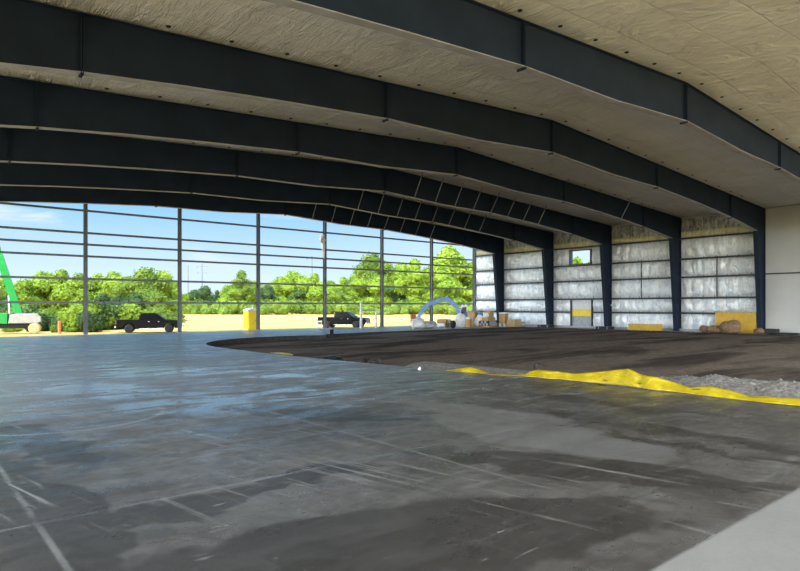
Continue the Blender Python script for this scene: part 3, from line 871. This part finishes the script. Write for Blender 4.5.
# ------------------------------------------------------------------ vehicles
def wheel(t, x, y, r, w, tire='black', rim='grey'):
    wh = MB().lathe([(r * .60, -w / 2), (r * .93, -w / 2), (r, -w * .35), (r, w * .35), (r * .93, w / 2), (r * .60, w / 2)], (x, y, r), 24, 'y').build('wheel', M[tire], t, True)
    MB().lathe([(r * .12, -w * .46), (r * .58, -w * .36), (r * .6, 0), (r * .58, w * .36), (r * .12, w * .46)], (x, y, r), 20, 'y').build('rim', M[rim], wh, True)
def pickup(loc, rz, label):
    t = thing('pickup_truck', loc, rz, label, 'pickup truck', 'black pickup trucks')
    # x forward, length 5.9, width 2
    def arch(cx, r, n=8): return [(cx + r * math.cos(R(180 - 180 * i / n)), .42 + r * math.sin(R(180 - 180 * i / n))) for i in range(n + 1)]
    low = [(-2.95, .55), (-2.95, .48)]
    pts = [(-2.92, .50)] + arch(-1.80, .50) + arch(1.78, .50) + [(2.85, .48), (2.95, .62), (2.93, 1.02), (2.80, 1.16), (1.45, 1.26), (1.40, 1.27), (-.95, 1.27), (-2.92, 1.27)]
    MB().prism(pts, -.98, .98, 'xz', bev=.05).build('body', M['blackpaint'], t)
    # greenhouse
    mb = MB(); bm = mb.bm
    lo = [(-.98, 1.24), (1.42, 1.24)]; hi = [(-.72, 1.86), (.62, 1.88)]
    prof = [(-.98, 1.24), (1.42, 1.24), (.62, 1.84), (.45, 1.90), (-.62, 1.89), (-.78, 1.82)]
    va = [bm.verts.new((x, -.92 + (z - 1.24) * .28, z)) for x, z in prof]; vb = [bm.verts.new((x, .92 - (z - 1.24) * .28, z)) for x, z in prof]
    fs = [bm.faces.new(va), bm.faces.new(vb[::-1])]
    for i in range(6):
        j = (i + 1) % 6; fs.append(bm.faces.new((va[j], va[i], vb[i], vb[j])))
    bmesh.ops.recalc_face_normals(bm, faces=fs)
    mb.build('cab', M['blackpaint'], t)
    for s in (-1, 1):
        for q in ([(-.80, 1.30), (.10, 1.30), (.10, 1.78), (-.66, 1.78)], [(.17, 1.30), (1.18, 1.30), (.58, 1.78), (.17, 1.78)]):
            mb = MB(); vs = [mb.bm.verts.new((x, s * (.93 - (z - 1.24) * .28), z)) for x, z in q]
            v2_ = [mb.bm.verts.new((x, s * (.915 - (z - 1.24) * .28), z)) for x, z in q]
            fs = [mb.bm.faces.new(vs), mb.bm.faces.new(v2_[::-1])]
            for i in range(4):
                j = (i + 1) % 4; fs.append(mb.bm.faces.new((vs[i], vs[j], v2_[j], v2_[i])))
            bmesh.ops.recalc_face_normals(mb.bm, faces=fs)
            mb.build('side_window', M['glass'], t)
        MB().box((1.22, s * 1.08, 1.33), (.14, .22, .18), bev=.03).build('mirror', M['blackpaint'], t)
        MB().box((.2, s * 1.0, .42), (2.2, .12, .06)).build('running_board', M['chrome'], t)
        MB().box((2.86, s * .78, .95), (.14, .32, .2), bev=.03).build('headlight', M['white'], t)
        MB().box((-2.93, s * .86, 1.0), (.05, .16, .36)).build('tail_light', M['orange'], t)
        for hx in (-.05, .85): MB().box((hx, s * .99, 1.08), (.16, .03, .03)).build('door_handle', M['chrome'], t)
    w = MB(); w.bar((1.40, 0, 1.28), (.66, 0, 1.83), 1.0, .03)
    w.bm.free(); w = MB(); vs = [w.bm.verts.new(p) for p in ((1.36, -.84, 1.30), (1.36, .84, 1.30), (.68, .74, 1.815), (.68, -.74, 1.815))]
    v2_ = [w.bm.verts.new(v.co + Vector((.02, 0, .02))) for v in vs]
    w.bm.faces.new(vs); w.bm.faces.new(v2_)
    for i in range(4): w.bm.faces.new((vs[i], vs[(i + 1) % 4], v2_[(i + 1) % 4], v2_[i]))
    bmesh.ops.recalc_face_normals(w.bm, faces=w.bm.faces); w.build('windshield', M['glass'], t)
    MB().box((3.0, 0, .58), (.16, 1.9, .2), bev=.04).build('bumper', M['chrome'], t)
    MB().box((-3.0, 0, .58), (.16, 1.9, .18), bev=.04).build('bumper', M['chrome'], t)
    MB().box((2.93, 0, .9), (.06, 1.2, .3), bev=.02).build('grille', M['grey'], t)
    for x in (-1.80, 1.78):
        for s in (-1, 1): wheel(t, x, s * .86, .42, .27)
    return t
x, y = at(150, 59.5)
pickup((x, y, GZ), -.36, 'black pickup truck parked outside among shrubs, beyond the orange bollard')
x, y = at(344, 72)
pickup((x, y, GZ), -YAW - .25, 'black pickup truck parked in the open behind the column with white plastic')

# portable toilet
x, y = at(250.5, 63)
t = thing('portable_toilet', (x, y, GZ), -YAW + R(38), 'yellow portable toilet with white roof standing outside the end wall', 'portable toilet')
MB().box((0, 0, .08), (1.16, 1.16, .16), bev=.02).build('skid_base', M['grey'], t)
mb = MB().box((0, 0, 1.12), (1.08, 1.08, 1.96), bev=.04)
for s in (-1, 1):
    for k in (-.3, 0, .3): mb.box((s * .545, k, 1.1), (.03, .12, 1.6), bev=.01)
mb.build('cabin', M['yellow'], t)
mb = MB().prism([(-.60, 0), (.60, 0), (.56, .12), (.25, .24), (-.25, .24), (-.56, .12)], -.6, .6, 'xz', bev=.03)
o = mb.build('roof', M['white'], t); o.location = (0, 0, 2.08)
d = MB().box((0, -.56, 1.1), (.84, .05, 1.86), bev=.02).build('door', M['yellow'], t)
MB().box((.3, -.595, 1.05), (.08, .04, .16)).build('latch', M['grey'], d)
MB().tube((.42, .42, 2.1), (.42, .42, 2.5), .05).build('vent_pipe', M['white'], t)

# green telescopic boom lift at the left edge
x, y = at(13, 56.5)
t = thing('boom_lift', (x, y, GZ), -.20, 'bright green telescopic boom lift with pale hood and tan wheels, outside', 'boom lift')
MB().box((-.4, 0, .72), (3.9, 1.5, .4), bev=.06).build('chassis', M['black'], t)
mb = MB().prism([(-.3, .98), (2.0, .98), (2.32, 1.15), (2.25, 1.55), (1.9, 1.86), (.3, 1.86), (-.2, 1.75)], -1.05, .4, 'xz', bev=.07); mb.build('hood', M['greyhood'], t)
MB().prism([(-2.6, .98), (-1.2, .98), (-1.2, 1.8), (-2.5, 1.7)], -1.05, .5, 'xz', bev=.06).build('counterweight', M['white'], t)
MB().prism([(-1.12, .95), (-.36, .95), (-.36, 1.9), (-1.12, 1.9)], -1.08, .9, 'xz', bev=.05).build('turret', M['green'], t)
for xx in (-2.2, 1.75):
    for s in (-1, 1): wheel(t, xx, s * .95, .5, .38, 'tan' if xx > 0 else 'black', 'tan')
base = Vector((.45, .55, 1.75)); tip = Vector((-4.1, .55, 17.6))
dirv = (tip - base).normalized(); L = (tip - base).length
bo = MB().bar(base - dirv * .3, base + dirv * L * .46, .6, .78).build('boom', M['green'], t)
MB().bar(base + dirv * L * .40, base + dirv * L * .78, .42, .52).build('inner_boom', M['green'], bo)
MB().bar(base + dirv * L * .74, tip, .34, .42).build('tip_boom', M['green'], bo)
MB().tube((-.3, .55, 1.5), base + dirv * 3.0, .09).build('lift_cylinder', M['chrome'], t)
MB().box((.6, .55, 1.5), (.7, .7, .6), bev=.05).build('boom_pivot', M['green'], t)

# orange post and low green fence at left
x, y = at(59.5, 56.5)
y = max(y, YE + 1.2)
t = thing('bollard', (x, y, GZ), 0, 'short orange red steel bollard outside, left of the first end wall column', 'bollard')
MB().tube((0, 0, 0), (0, 0, 1.12), .14, n=20).build('tube', M['orange'], t, False)
MB().ball((0, 0, 1.12), (.14, .14, .08), 2).build('cap', M['orange'], t, True)
def rail_fence(p0, p1, n, h, label, rails, m, mesh=None, pr=.05, name='fence', cat='fence'):
    a = Vector((p0[0], p0[1], 0)); b = Vector((p1[0], p1[1], 0))
    t = thing(name, (a.x, a.y, gz(a.x, a.y)), 0, label, cat)
    for i in range(n + 1):
        p = a + (b - a) * i / n; z = gz(p.x, p.y) - gz(a.x, a.y); q = p - a
        MB().tube((q.x, q.y, z - .1), (q.x, q.y, z + h), pr, n=8).build('post', m, t)
    zb = gz(b.x, b.y) - gz(a.x, a.y); q = b - a
    for f in rails: MB().bar((0, 0, h * f), (q.x, q.y, zb + h * f), .06, .06).build('rail', m, t)
    if mesh:
        MB().prism([(0, .06), (1, .06), (1, h - .05), (0, h - .05)], 0, .02, 'xz').build('mesh_panel', mesh, t)
        o = t.children[-1]; o.scale = ((b - a).length, 1, 1); o.rotation_euler.z = math.atan2(q.y, q.x)
    return t
M['screen'] = mat('green_screen', (.10, .20, .11), .8, 0, .15, .6, .2)
rail_fence(at(28, 74), at(77, 76), 4, 1.75, 'pale green screened fence behind the green boom lift', (.98, .05), M['screen'], M['screen'])
rail_fence(at(262, 92), at(430, 92), 12, 1.15, 'low two-rail fence across the dry field', (.97, .45), M['pole'], pr=.06)
# gate frame by the far pickup
xa, ya = at(361, 67); xb, yb = at(376, 69)
t = thing('gate_frame', (xa, ya, GZ), 0, 'pale goal-like gate frame of two posts before the far pickup', 'gate frame')
MB().box((0, 0, 1.45), (.2, .2, 2.9)).build('post', M['post'], t)
MB().box((xb - xa, yb - ya, 1.1), (.14, .14, 2.2)).build('post', M['post'], t)
MB().bar((0, 0, 2.12), (xb - xa, yb - ya, 2.12), .09, .09).build('crossbar', M['pole'], t)
xa, ya = at(319, 68)
t = thing('barrier', (xa, ya, GZ), -YAW, 'small pale barrier at the rear of the far pickup', 'barrier')
for s in (-.25, .25): MB().box((s, 0, .5), (.08, .1, 1.0)).build('post', M['post'], t)
for z in (.35, .85): MB().box((0, -.06, z), (.7, .03, .18)).build('board', M['white'], t)

# blue excavator beyond the stored goods, outside the end wall
ZC = 76.
def E(px, py):
    x, y = at(px, ZC); return Vector((x, y, hgt(py, ZC)))
o0 = E(468, 320); o0.z = GZ
t = thing('excavator', o0, -YAW, 'blue excavator with arched boom and rusty bucket beyond the stored goods', 'excavator')
rotm = Matrix.Rotation(YAW, 4, 'Z')
def EL(px, py): return rotm @ (E(px, py) - o0)
pts = [EL(459, 313), EL(456, 306), EL(448, 299.5), EL(440, 300), EL(428, 304.5), EL(422, 311), EL(417.5, 319)]
mb = MB()
for (a, b), w in zip(zip(pts[:5], pts[1:5]), (.5, .55, .55, .5)):
    mb.bar(a, b, .4, w); mb.tube(b + Vector((0, -.22, 0)), b + Vector((0, .22, 0)), w * .5, n=16)
mb.build('boom', M['blue'], t)
mb = MB()
for (a, b), w in zip(zip(pts[4:], pts[5:]), (.46, .4)):
    mb.bar(a, b, .34, w); mb.tube(b + Vector((0, -.19, 0)), b + Vector((0, .19, 0)), w * .5, n=16)
mb.build('stick', M['blue'], t)
MB().tube(pts[2] + Vector((0, 0, .4)), pts[5] + Vector((.3, 0, .3)), .09).build('cylinder', M['chrome'], t)
q = pts[-1]
MB().prism([(q.x - .1, q.z + .1), (q.x - .75, q.z + .2), (q.x - .95, q.z - .35), (q.x - .55, q.z - .75), (q.x + .05, q.z - .5)], -.45, .45, 'xz', bev=.04).build('bucket', M['rust'], t)
MB().prism([(-1.0, .95), (1.6, .95), (1.8, 1.2), (1.75, 1.8), (.3, 2.0), (-1.0, 1.5)], -.9, .9, 'xz', bev=.07).build('house', M['blue'], t)
cb = MB().prism([(-1.15, .95), (-.05, .95), (-.05, 2.65), (-.75, 2.65), (-1.15, 1.9)], -.1, .88, 'xz', bev=.05).build('cab', M['white'], t)
MB().prism([(-.9, 1.6), (-.2, 1.6), (-.2, 2.45), (-.7, 2.45), (-.9, 1.95)], -.12, -.08, 'xz').build('cab_window', M['glass'], cb)
for s in (-1, 1):
    MB().prism([(-1.5, .3), (-1.3, .05), (1.3, .0), (1.5, .3), (1.3, .68), (-1.3, .68)], s * .9 - .22, s * .9 + .22, 'xz', bev=.05).build('track', M['black'], t)
MB().tube((0, 0, .55), (0, 0, .97), .6, n=20).build('turntable', M['black'], t)

# ------------------------------------------------------------------ utility poles far behind the trees
def pylon(px, ytop, zc, label, arms):
    x, y = at(px, zc); h = hgt(ytop, zc) - gz(x, y)
    t = thing('utility_pole', (x, y, gz(x, y)), -YAW, label, 'utility pole', 'far utility poles')
    MB().tube((0, 0, 0), (0, 0, h), .32, .2, n=10).build('pole', M['pole'], t)
    for i in range(arms):
        z = h - 1.2 - i * 3.0
        MB().box((0, 0, z), (5.6 - i * .8, .2, .22)).build('crossarm', M['pole'], t)
        mb = MB()
        for s in (-2.4, 2.4): mb.tube((s * (1 - .12 * i), 0, z), (s * (1 - .12 * i), 0, z - .9), .1, n=6)
        mb.build('insulator', M['pole'], t)
pylon(202, 264, 300, 'far utility pole with crossarms above the lowest trees, left of the portable toilet', 2)
pylon(188, 265, 310, 'plain far utility pole just right of the pickup column', 0)
pylon(312, 256, 290, 'plain far utility pole left of the column with white plastic', 1)

# ------------------------------------------------------------------ trees and shrubs
def foliage(lobes, n, size, seed, up=.35):
    rnd = random.Random(seed); mb = MB(); bm = mb.bm
    tot = sum(l[3] * l[4] for l in lobes)
    for (cx, cy, cz, rx, rz) in lobes:
        mb.ball((cx, cy, cz), (rx * .76, rx * .76, rz * .76), 2, .45, seed + cx)
        for i in range(int(n * rx * rz / tot)):
            d = Vector((rnd.gauss(0, 1), rnd.gauss(0, 1), rnd.gauss(0, 1) + .15)).normalized()
            k = rnd.uniform(.74, 1.06) if rnd.random() < .8 else rnd.uniform(1.0, 1.22) * (1 + .18 * noise.noise(d * 2.5 + Vector((cx, cy, cz))))
            p = Vector((cx + d.x * rx * k, cy + d.y * rx * k, cz + d.z * rz * k))
            nrm = (d + Vector((rnd.gauss(0, .5), rnd.gauss(0, .5), rnd.gauss(0, .5) + up))).normalized()
            a = nrm.orthogonal().normalized(); a.rotate(Matrix.Rotation(rnd.uniform(0, 6.28), 3, nrm)); b = nrm.cross(a)
            s = size * rnd.uniform(.6, 1.3)
            bm.faces.new([bm.verts.new(p + a * s), bm.verts.new(p + b * s * .55), bm.verts.new(p - a * s), bm.verts.new(p - b * s * .55)])
    return mb
def tree_proto(kind):
    rnd = random.Random(kind * 13 + 5)
    t = thing('tree', (0, 0, -50))
    # unit tree about 10 m tall
    lobes = []
    if kind == 0:   # broad
        for i in range(18):
            a = rnd.uniform(0, 6.28); r = rnd.uniform(.4, 2.6)
            lobes.append((r * math.cos(a), r * math.sin(a), rnd.uniform(3.2, 7.6), rnd.uniform(1.0, 1.9), rnd.uniform(.9, 1.6)))
        lobes.append((0, 0, 8.3, 1.7, 1.6))
    elif kind == 1:  # tall
        for i in range(14):
            z = rnd.uniform(2.4, 8.3); r = rnd.uniform(.2, 1.6) * (1.15 - .07 * z); a = rnd.uniform(0, 6.28)
            lobes.append((r * math.cos(a), r * math.sin(a), z, rnd.uniform(.9, 1.5), rnd.uniform(.9, 1.6)))
        lobes.append((0, 0, 8.9, .9, 1.1))
    else:            # loose, several tops
        for i in range(15):
            a = rnd.uniform(0, 6.28); r = rnd.uniform(.6, 2.9)
            lobes.append((r * math.cos(a), r * math.sin(a), rnd.uniform(2.2, 8.6 - .6 * r), rnd.uniform(.8, 1.5), rnd.uniform(.9, 1.7)))
        lobes.append((.4, .2, 8.7, 1.1, 1.3))
    foliage(lobes, 6500, .25, kind + 3).build('foliage', M[['leaf_mid', 'leaf_bright', 'leaf_dark'][kind % 3]], t)
    mb = MB().tube((0, 0, -.3), (0.05, 0, 3.5), .24, .17, 10).tube((.05, 0, 3.4), (0, 0, 7.5), .17, .05, 8)
    for i in range(5):
        a = i * 1.3; mb.tube((0, 0, 2.4 + .5 * i), (1.5 * math.cos(a), 1.5 * math.sin(a), 4.2 + .6 * i), .09, .03, 6)
    mb.build('trunk', M['bark'], t)
    remember(t); return t
tp = [tree_proto(k) for k in range(3)]
# leaves per material for variety: bright copies of each shape
def variant(src, m):
    t = copy_tree(src)
    for ch in t.children:
        if ch.name.startswith('foliage'):
            ch.data = ch.data.copy(); ch.data.materials[0] = M[m]
    remember(t); return t
tv = {(k, 'leaf_mid'): None for k in range(3)}
kinds = {'b': 'leaf_bright', 'm': 'leaf_mid', 'd': 'leaf_dark'}
protos = {}
for k in range(3):
    own = ['leaf_mid', 'leaf_bright', 'leaf_dark'][k]
    for c, mn in kinds.items():
        protos[(k, c)] = tp[k] if mn == own else variant(tp[k], mn)
used = set()
KN = {'b': 'bright yellow-green', 'm': 'mid-green', 'd': 'dark green'}
SN = ['broad', 'tall', 'loose-crowned']
def place(key, loc, sx, sz, rz, label, group, name=None):
    p = protos[key]
    if key in used: o = copy_tree(p)
    else: o = p; used.add(key)
    o.location = loc; o.scale = (sx, sx, sz); o.rotation_euler.z = rz
    o['label'] = label; o['category'] = 'tree'; o['group'] = group
    return o
# (image column, crown top row, distance, shape, colour, width factor)
cx_ = [-27, 87, 182, 261.5, 327, 383.5, 432.5, 474.5]
bayn = ['seventh', 'sixth', 'fifth', 'fourth', 'third', 'second', 'first']
tl = [(-14, 279, 95, 0, 'm', 1.1), (6, 276, 100, 2, 'b', 1.0), (24, 278, 105, 0, 'b', 1.1), (44, 270, 110, 0, 'b', 1.2), (64, 269, 108, 2, 'b', 1.15), (80, 272, 112, 0, 'm', 1.0),
      (98, 273, 115, 1, 'b', 1.2), (114, 270, 112, 0, 'b', 1.0), (128, 276, 105, 2, 'm', 1.0), (146, 266, 98, 0, 'm', 1.15), (163, 269, 104, 0, 'b', 1.0), (176, 280, 110, 2, 'b', 1.0), (136, 291, 90, 0, 'd', 1.15), (103, 292, 92, 0, 'd', 1.2), (118, 294, 88, 0, 'd', 1.1), (158, 292, 92, 2, 'm', 1.3),
      (194, 289, 190, 0, 'd', 1.1), (205, 285, 200, 0, 'd', 1.2), (217, 290, 195, 2, 'd', 1.1), (228, 284, 205, 0, 'b', 1.1), (242, 270, 200, 2, 'm', 1.0), (236, 283, 190, 0, 'b', 1.1), (254, 280, 195, 0, 'b', 1.1),
      (268, 284, 200, 0, 'd', 1.1), (281, 276, 205, 0, 'b', 1.1), (293, 270, 205, 0, 'b', 1.05), (304, 275, 200, 0, 'b', 1.1), (316, 273, 210, 2, 'b', 1.1), (300, 287, 188, 0, 'd', 1.3), (279, 289, 190, 2, 'm', 1.3), 
      (330, 280, 200, 0, 'b', 1.2), (343, 277, 205, 2, 'b', 1.1), (355, 274, 210, 0, 'b', 1.1), (372, 252, 200, 0, 'm', .95), (366, 272, 190, 0, 'b', 1.1), (340, 290, 185, 0, 'm', 1.4), (379, 275, 192, 0, 'b', 1.1),
      (391, 272, 200, 2, 'b', 1.1), (402, 262, 205, 0, 'b', 1.0), (413, 259, 200, 2, 'b', 1.0), (399, 281, 185, 0, 'd', 1.2), (424, 270, 195, 0, 'b', 1.1), (420, 288, 180, 0, 'b', 1.4),
      (437, 261, 200, 0, 'b', 1.0), (449, 246, 205, 1, 'b', 1.3), (460, 258, 200, 0, 'm', 1.0), (470, 262, 195, 0, 'b', 1.0), (448, 276, 182, 0, 'b', 1.3), (482, 255, 200, 0, 'b', 1.0), (496, 256, 205, 2, 'b', 1.0)]
rnd = random.Random(11)
lab_used = {}; cnt = 0
for (px, yt, zc, k, c, wf) in tl:
    cnt += 1
    if zc > 150: zc = (186, 204, 222, 240)[cnt % 4] + (zc - 200) * .3
    x, y = at(px, zc); z = gz(x, y); h = hgt(yt, zc) - z
    bi = max(0, sum(1 for q in cx_ if q < px) - 1)
    if bi < 7:
        f = (px - cx_[bi]) / (cx_[bi + 1] - cx_[bi])
        where = ['beside its far column', 'far side', 'middle', 'wall side', 'beside its wall-side column'][min(4, int(f * 5))]
        front = 'low' if yt >= 280 else 'high'
        lab = f'{front} {KN[c]} {SN[k]} tree in {bayn[bi]} open bay from silver wall, {where}'
    else:
        lab = f'{KN[c]} {SN[k]} tree outside, hidden by the silver wall corner'
    n = lab_used.get(lab, 0); lab_used[lab] = n + 1
    if n: print('DUP', lab)
    place((k, c), (x, y, z - .2), h / 10.0 * wf, h / 9.9, rnd.uniform(0, 6.28), lab, 'trees beyond the field')
# trees seen through the high opening of the right wall
for i, (dx, dy) in enumerate(((105, 66), (110, 74), (120, 60))):
    place((i, 'b'), (dx, dy, GZ + .1), 1.1, 1.22 + .05 * i, i * 1.7, ['yellow-green broad tree outside, filling the middle of the high wall opening', 'yellow-green slender tree outside, at the far jamb of the high wall opening', 'yellow-green loose tree outside, at the near jamb of the high wall opening'][i], 'trees outside the right wall')
for key, p in protos.items():
    if key not in used:
        for ch in list(p.children): bpy.data.objects.remove(ch)
        bpy.data.objects.remove(p)

# shrubs: one shape per colour, copied
def shrub_proto(c, seed):
    rnd = random.Random(seed); t = thing('shrub', (0, 0, 0))
    lobes = [(rnd.uniform(-.7, .7), rnd.uniform(-.5, .5), rnd.uniform(.45, 1.1), rnd.uniform(.4, .7), rnd.uniform(.4, .65)) for i in range(8)]
    foliage(lobes, 2200, .11, seed).build('foliage', M[kinds[c]], t)
    MB().tube((0, 0, -.1), (0, 0, .8), .05, .02, 8).tube((.1, 0, -.1), (.4, .1, .8), .04, .02, 8).build('stem', M['bark'], t)
    remember(t); return t
sp = {c: shrub_proto(c, 40 + i) for i, c in enumerate('bmd')}
sused = set()
sl = [(36, 62, 1.15, 1.3, 'd', 'dark shrub just right of the boom lift wheel'), (46, 63, 1.2, 1.2, 'd', 'dark shrub between boom lift and orange bollard'), (66, 62, 1.3, 1.2, 'd', 'dark shrub right of the orange bollard'),
      (75, 61, 1.2, 1.7, 'b', 'yellow-green shrub left of the leftmost end wall column'), (83, 64, 1.4, 2.2, 'b', 'tall yellow-green shrub behind the leftmost end wall column'), (95, 65, 1.6, 2.3, 'd', 'tall dark shrub right of the leftmost end wall column'),
      (104, 66, 1.6, 1.8, 'm', 'green shrub behind the rear of the nearer pickup'), (114, 68, 1.8, 1.9, 'd', 'dark shrub above the bed of the nearer pickup'), (126, 69, 1.8, 1.8, 'b', 'yellow-green shrub above the bed of the nearer pickup'),
      (138, 70, 1.8, 1.5, 'b', 'yellow-green shrub behind the cab of the nearer pickup'), (12, 60, .7, .35, 'b', 'low yellow-green weed patch under the boom lift'), (55, 59.5, .5, .45, 'b', 'low bright weed left of the orange bollard'), (70, 60, .6, .4, 'b', 'low bright weed right of the orange bollard'),
      (27, 70, 1.6, 1.9, 'd', 'dark shrub behind the hood of the boom lift'), (49, 70, 1.5, 1.5, 'm', 'green shrub behind the orange bollard, before the screened fence'), (90, 60, 1.2, 1.5, 'd', 'low dark shrub at the foot of the end column nearest the boom lift'),
      (160, 76, 1.8, 1.6, 'm', 'green shrub behind the hood of the nearer pickup'), (174, 77, 1.6, 1.3, 'm', 'green shrub behind the nose of the nearer pickup'),
      (20, 80, 2.4, 1.9, 'm', 'green shrub behind the boom lift turret'), (5, 82, 2.4, 2.6, 'd', 'dark shrub at the left edge behind the boom lift')]
for (px, zc, w, h, c, l) in sl:
    x, y = at(px, zc)
    if y < YE + 1.6: y = YE + 1.6
    o = copy_tree(sp[c]) if c in sused else sp[c]; sused.add(c)
    o.location = (x, y, gz(x, y)); o.scale = (w, w, h); o.rotation_euler.z = rnd.uniform(0, 6)
    tag(o, l, 'shrub', 'shrubs outside the end wall')
# hedge line at the far side of the field, low bushes in front of the trunks
hl = []; hx0, hy0 = at(330, 172)
for i in range(70):
    px = 184 + i * 4.5; zc = 172 + rnd.uniform(-6, 6); x, y = at(px, zc)
    hl.append((x - hx0, y - hy0, rnd.uniform(.8, 2.6), rnd.uniform(1.8, 2.6), rnd.uniform(1.6, 2.6)))
hd = foliage(hl, 9000, .34, 77).build('hedge', M['leaf_mid'], loc=(hx0, hy0, gz(hx0, hy0) - .3))
tag(hd, 'continuous green hedge of undergrowth along the far edge of the dry field', 'hedge', kind='stuff')

# ------------------------------------------------------------------ light
w = bpy.data.worlds.new('sky'); S.world = w; w.use_nodes = True
nt = NT(w.node_tree); bg = nt.n['Background']
d = nt.new('ShaderNodeTexCoord').outputs['Generated']
sep = nt.new('ShaderNodeSeparateXYZ'); nt.put(sep.inputs[0], d); z = sep.outputs[2]
hz = nt.mix(nt.ramp(z, .0, .22), (.72, .89, .99), (.17, .52, .95))
right = nt.vm('DOT_PRODUCT', d, (math.sin(YAW + .5), math.cos(YAW + .5), 0), out=1)
hz = nt.mix(nt.ramp(right, .80, 1.0, 0, .55), hz, (.72, .90, .98))
cl = nt.noise(nt.mapping(d, scale=(1, 1, 3.2)), 3.2, 7, .62, .4)
hz = nt.mix(nt.m('MULTIPLY', nt.ramp(cl, .55, .72, 0, .75), nt.ramp(z, .02, .12)), hz, (.92, .96, 1.0))
# unseen sky glow added behind and left of the camera to light the hall
back = nt.vm('DOT_PRODUCT', d, (-.82, -.45, .35), out=1)
k = nt.ramp(back, -.15, .8)
hz = nt.mix(nt.m('MULTIPLY', k, .8), hz, (1.0, .98, .94))
nt.put(bg.inputs[0], hz)
nt.put(bg.inputs[1], nt.m('ADD', 1.12, nt.m('MULTIPLY', k, 9.0)))
sun = bpy.data.lights.new('sun', 'SUN'); so = bpy.data.objects.new('sun', sun); COL.objects.link(so)
sun.energy = 3.0; sun.angle = R(1.2); sun.color = (1, .94, .84)
sd = Vector((.62, .50, -1.25)).normalized()
so.rotation_euler = sd.to_track_quat('-Z', 'Y').to_euler(); so.location = (-20, -20, 40)

S.view_settings.view_transform = 'Standard'; S.view_settings.look = 'None'
S.view_settings.gamma = 1; S.view_settings.exposure = 0.0; S.view_settings.use_curve_mapping = False
S.cycles.max_bounces = 10; S.cycles.diffuse_bounces = 6; S.cycles.glossy_bounces = 5
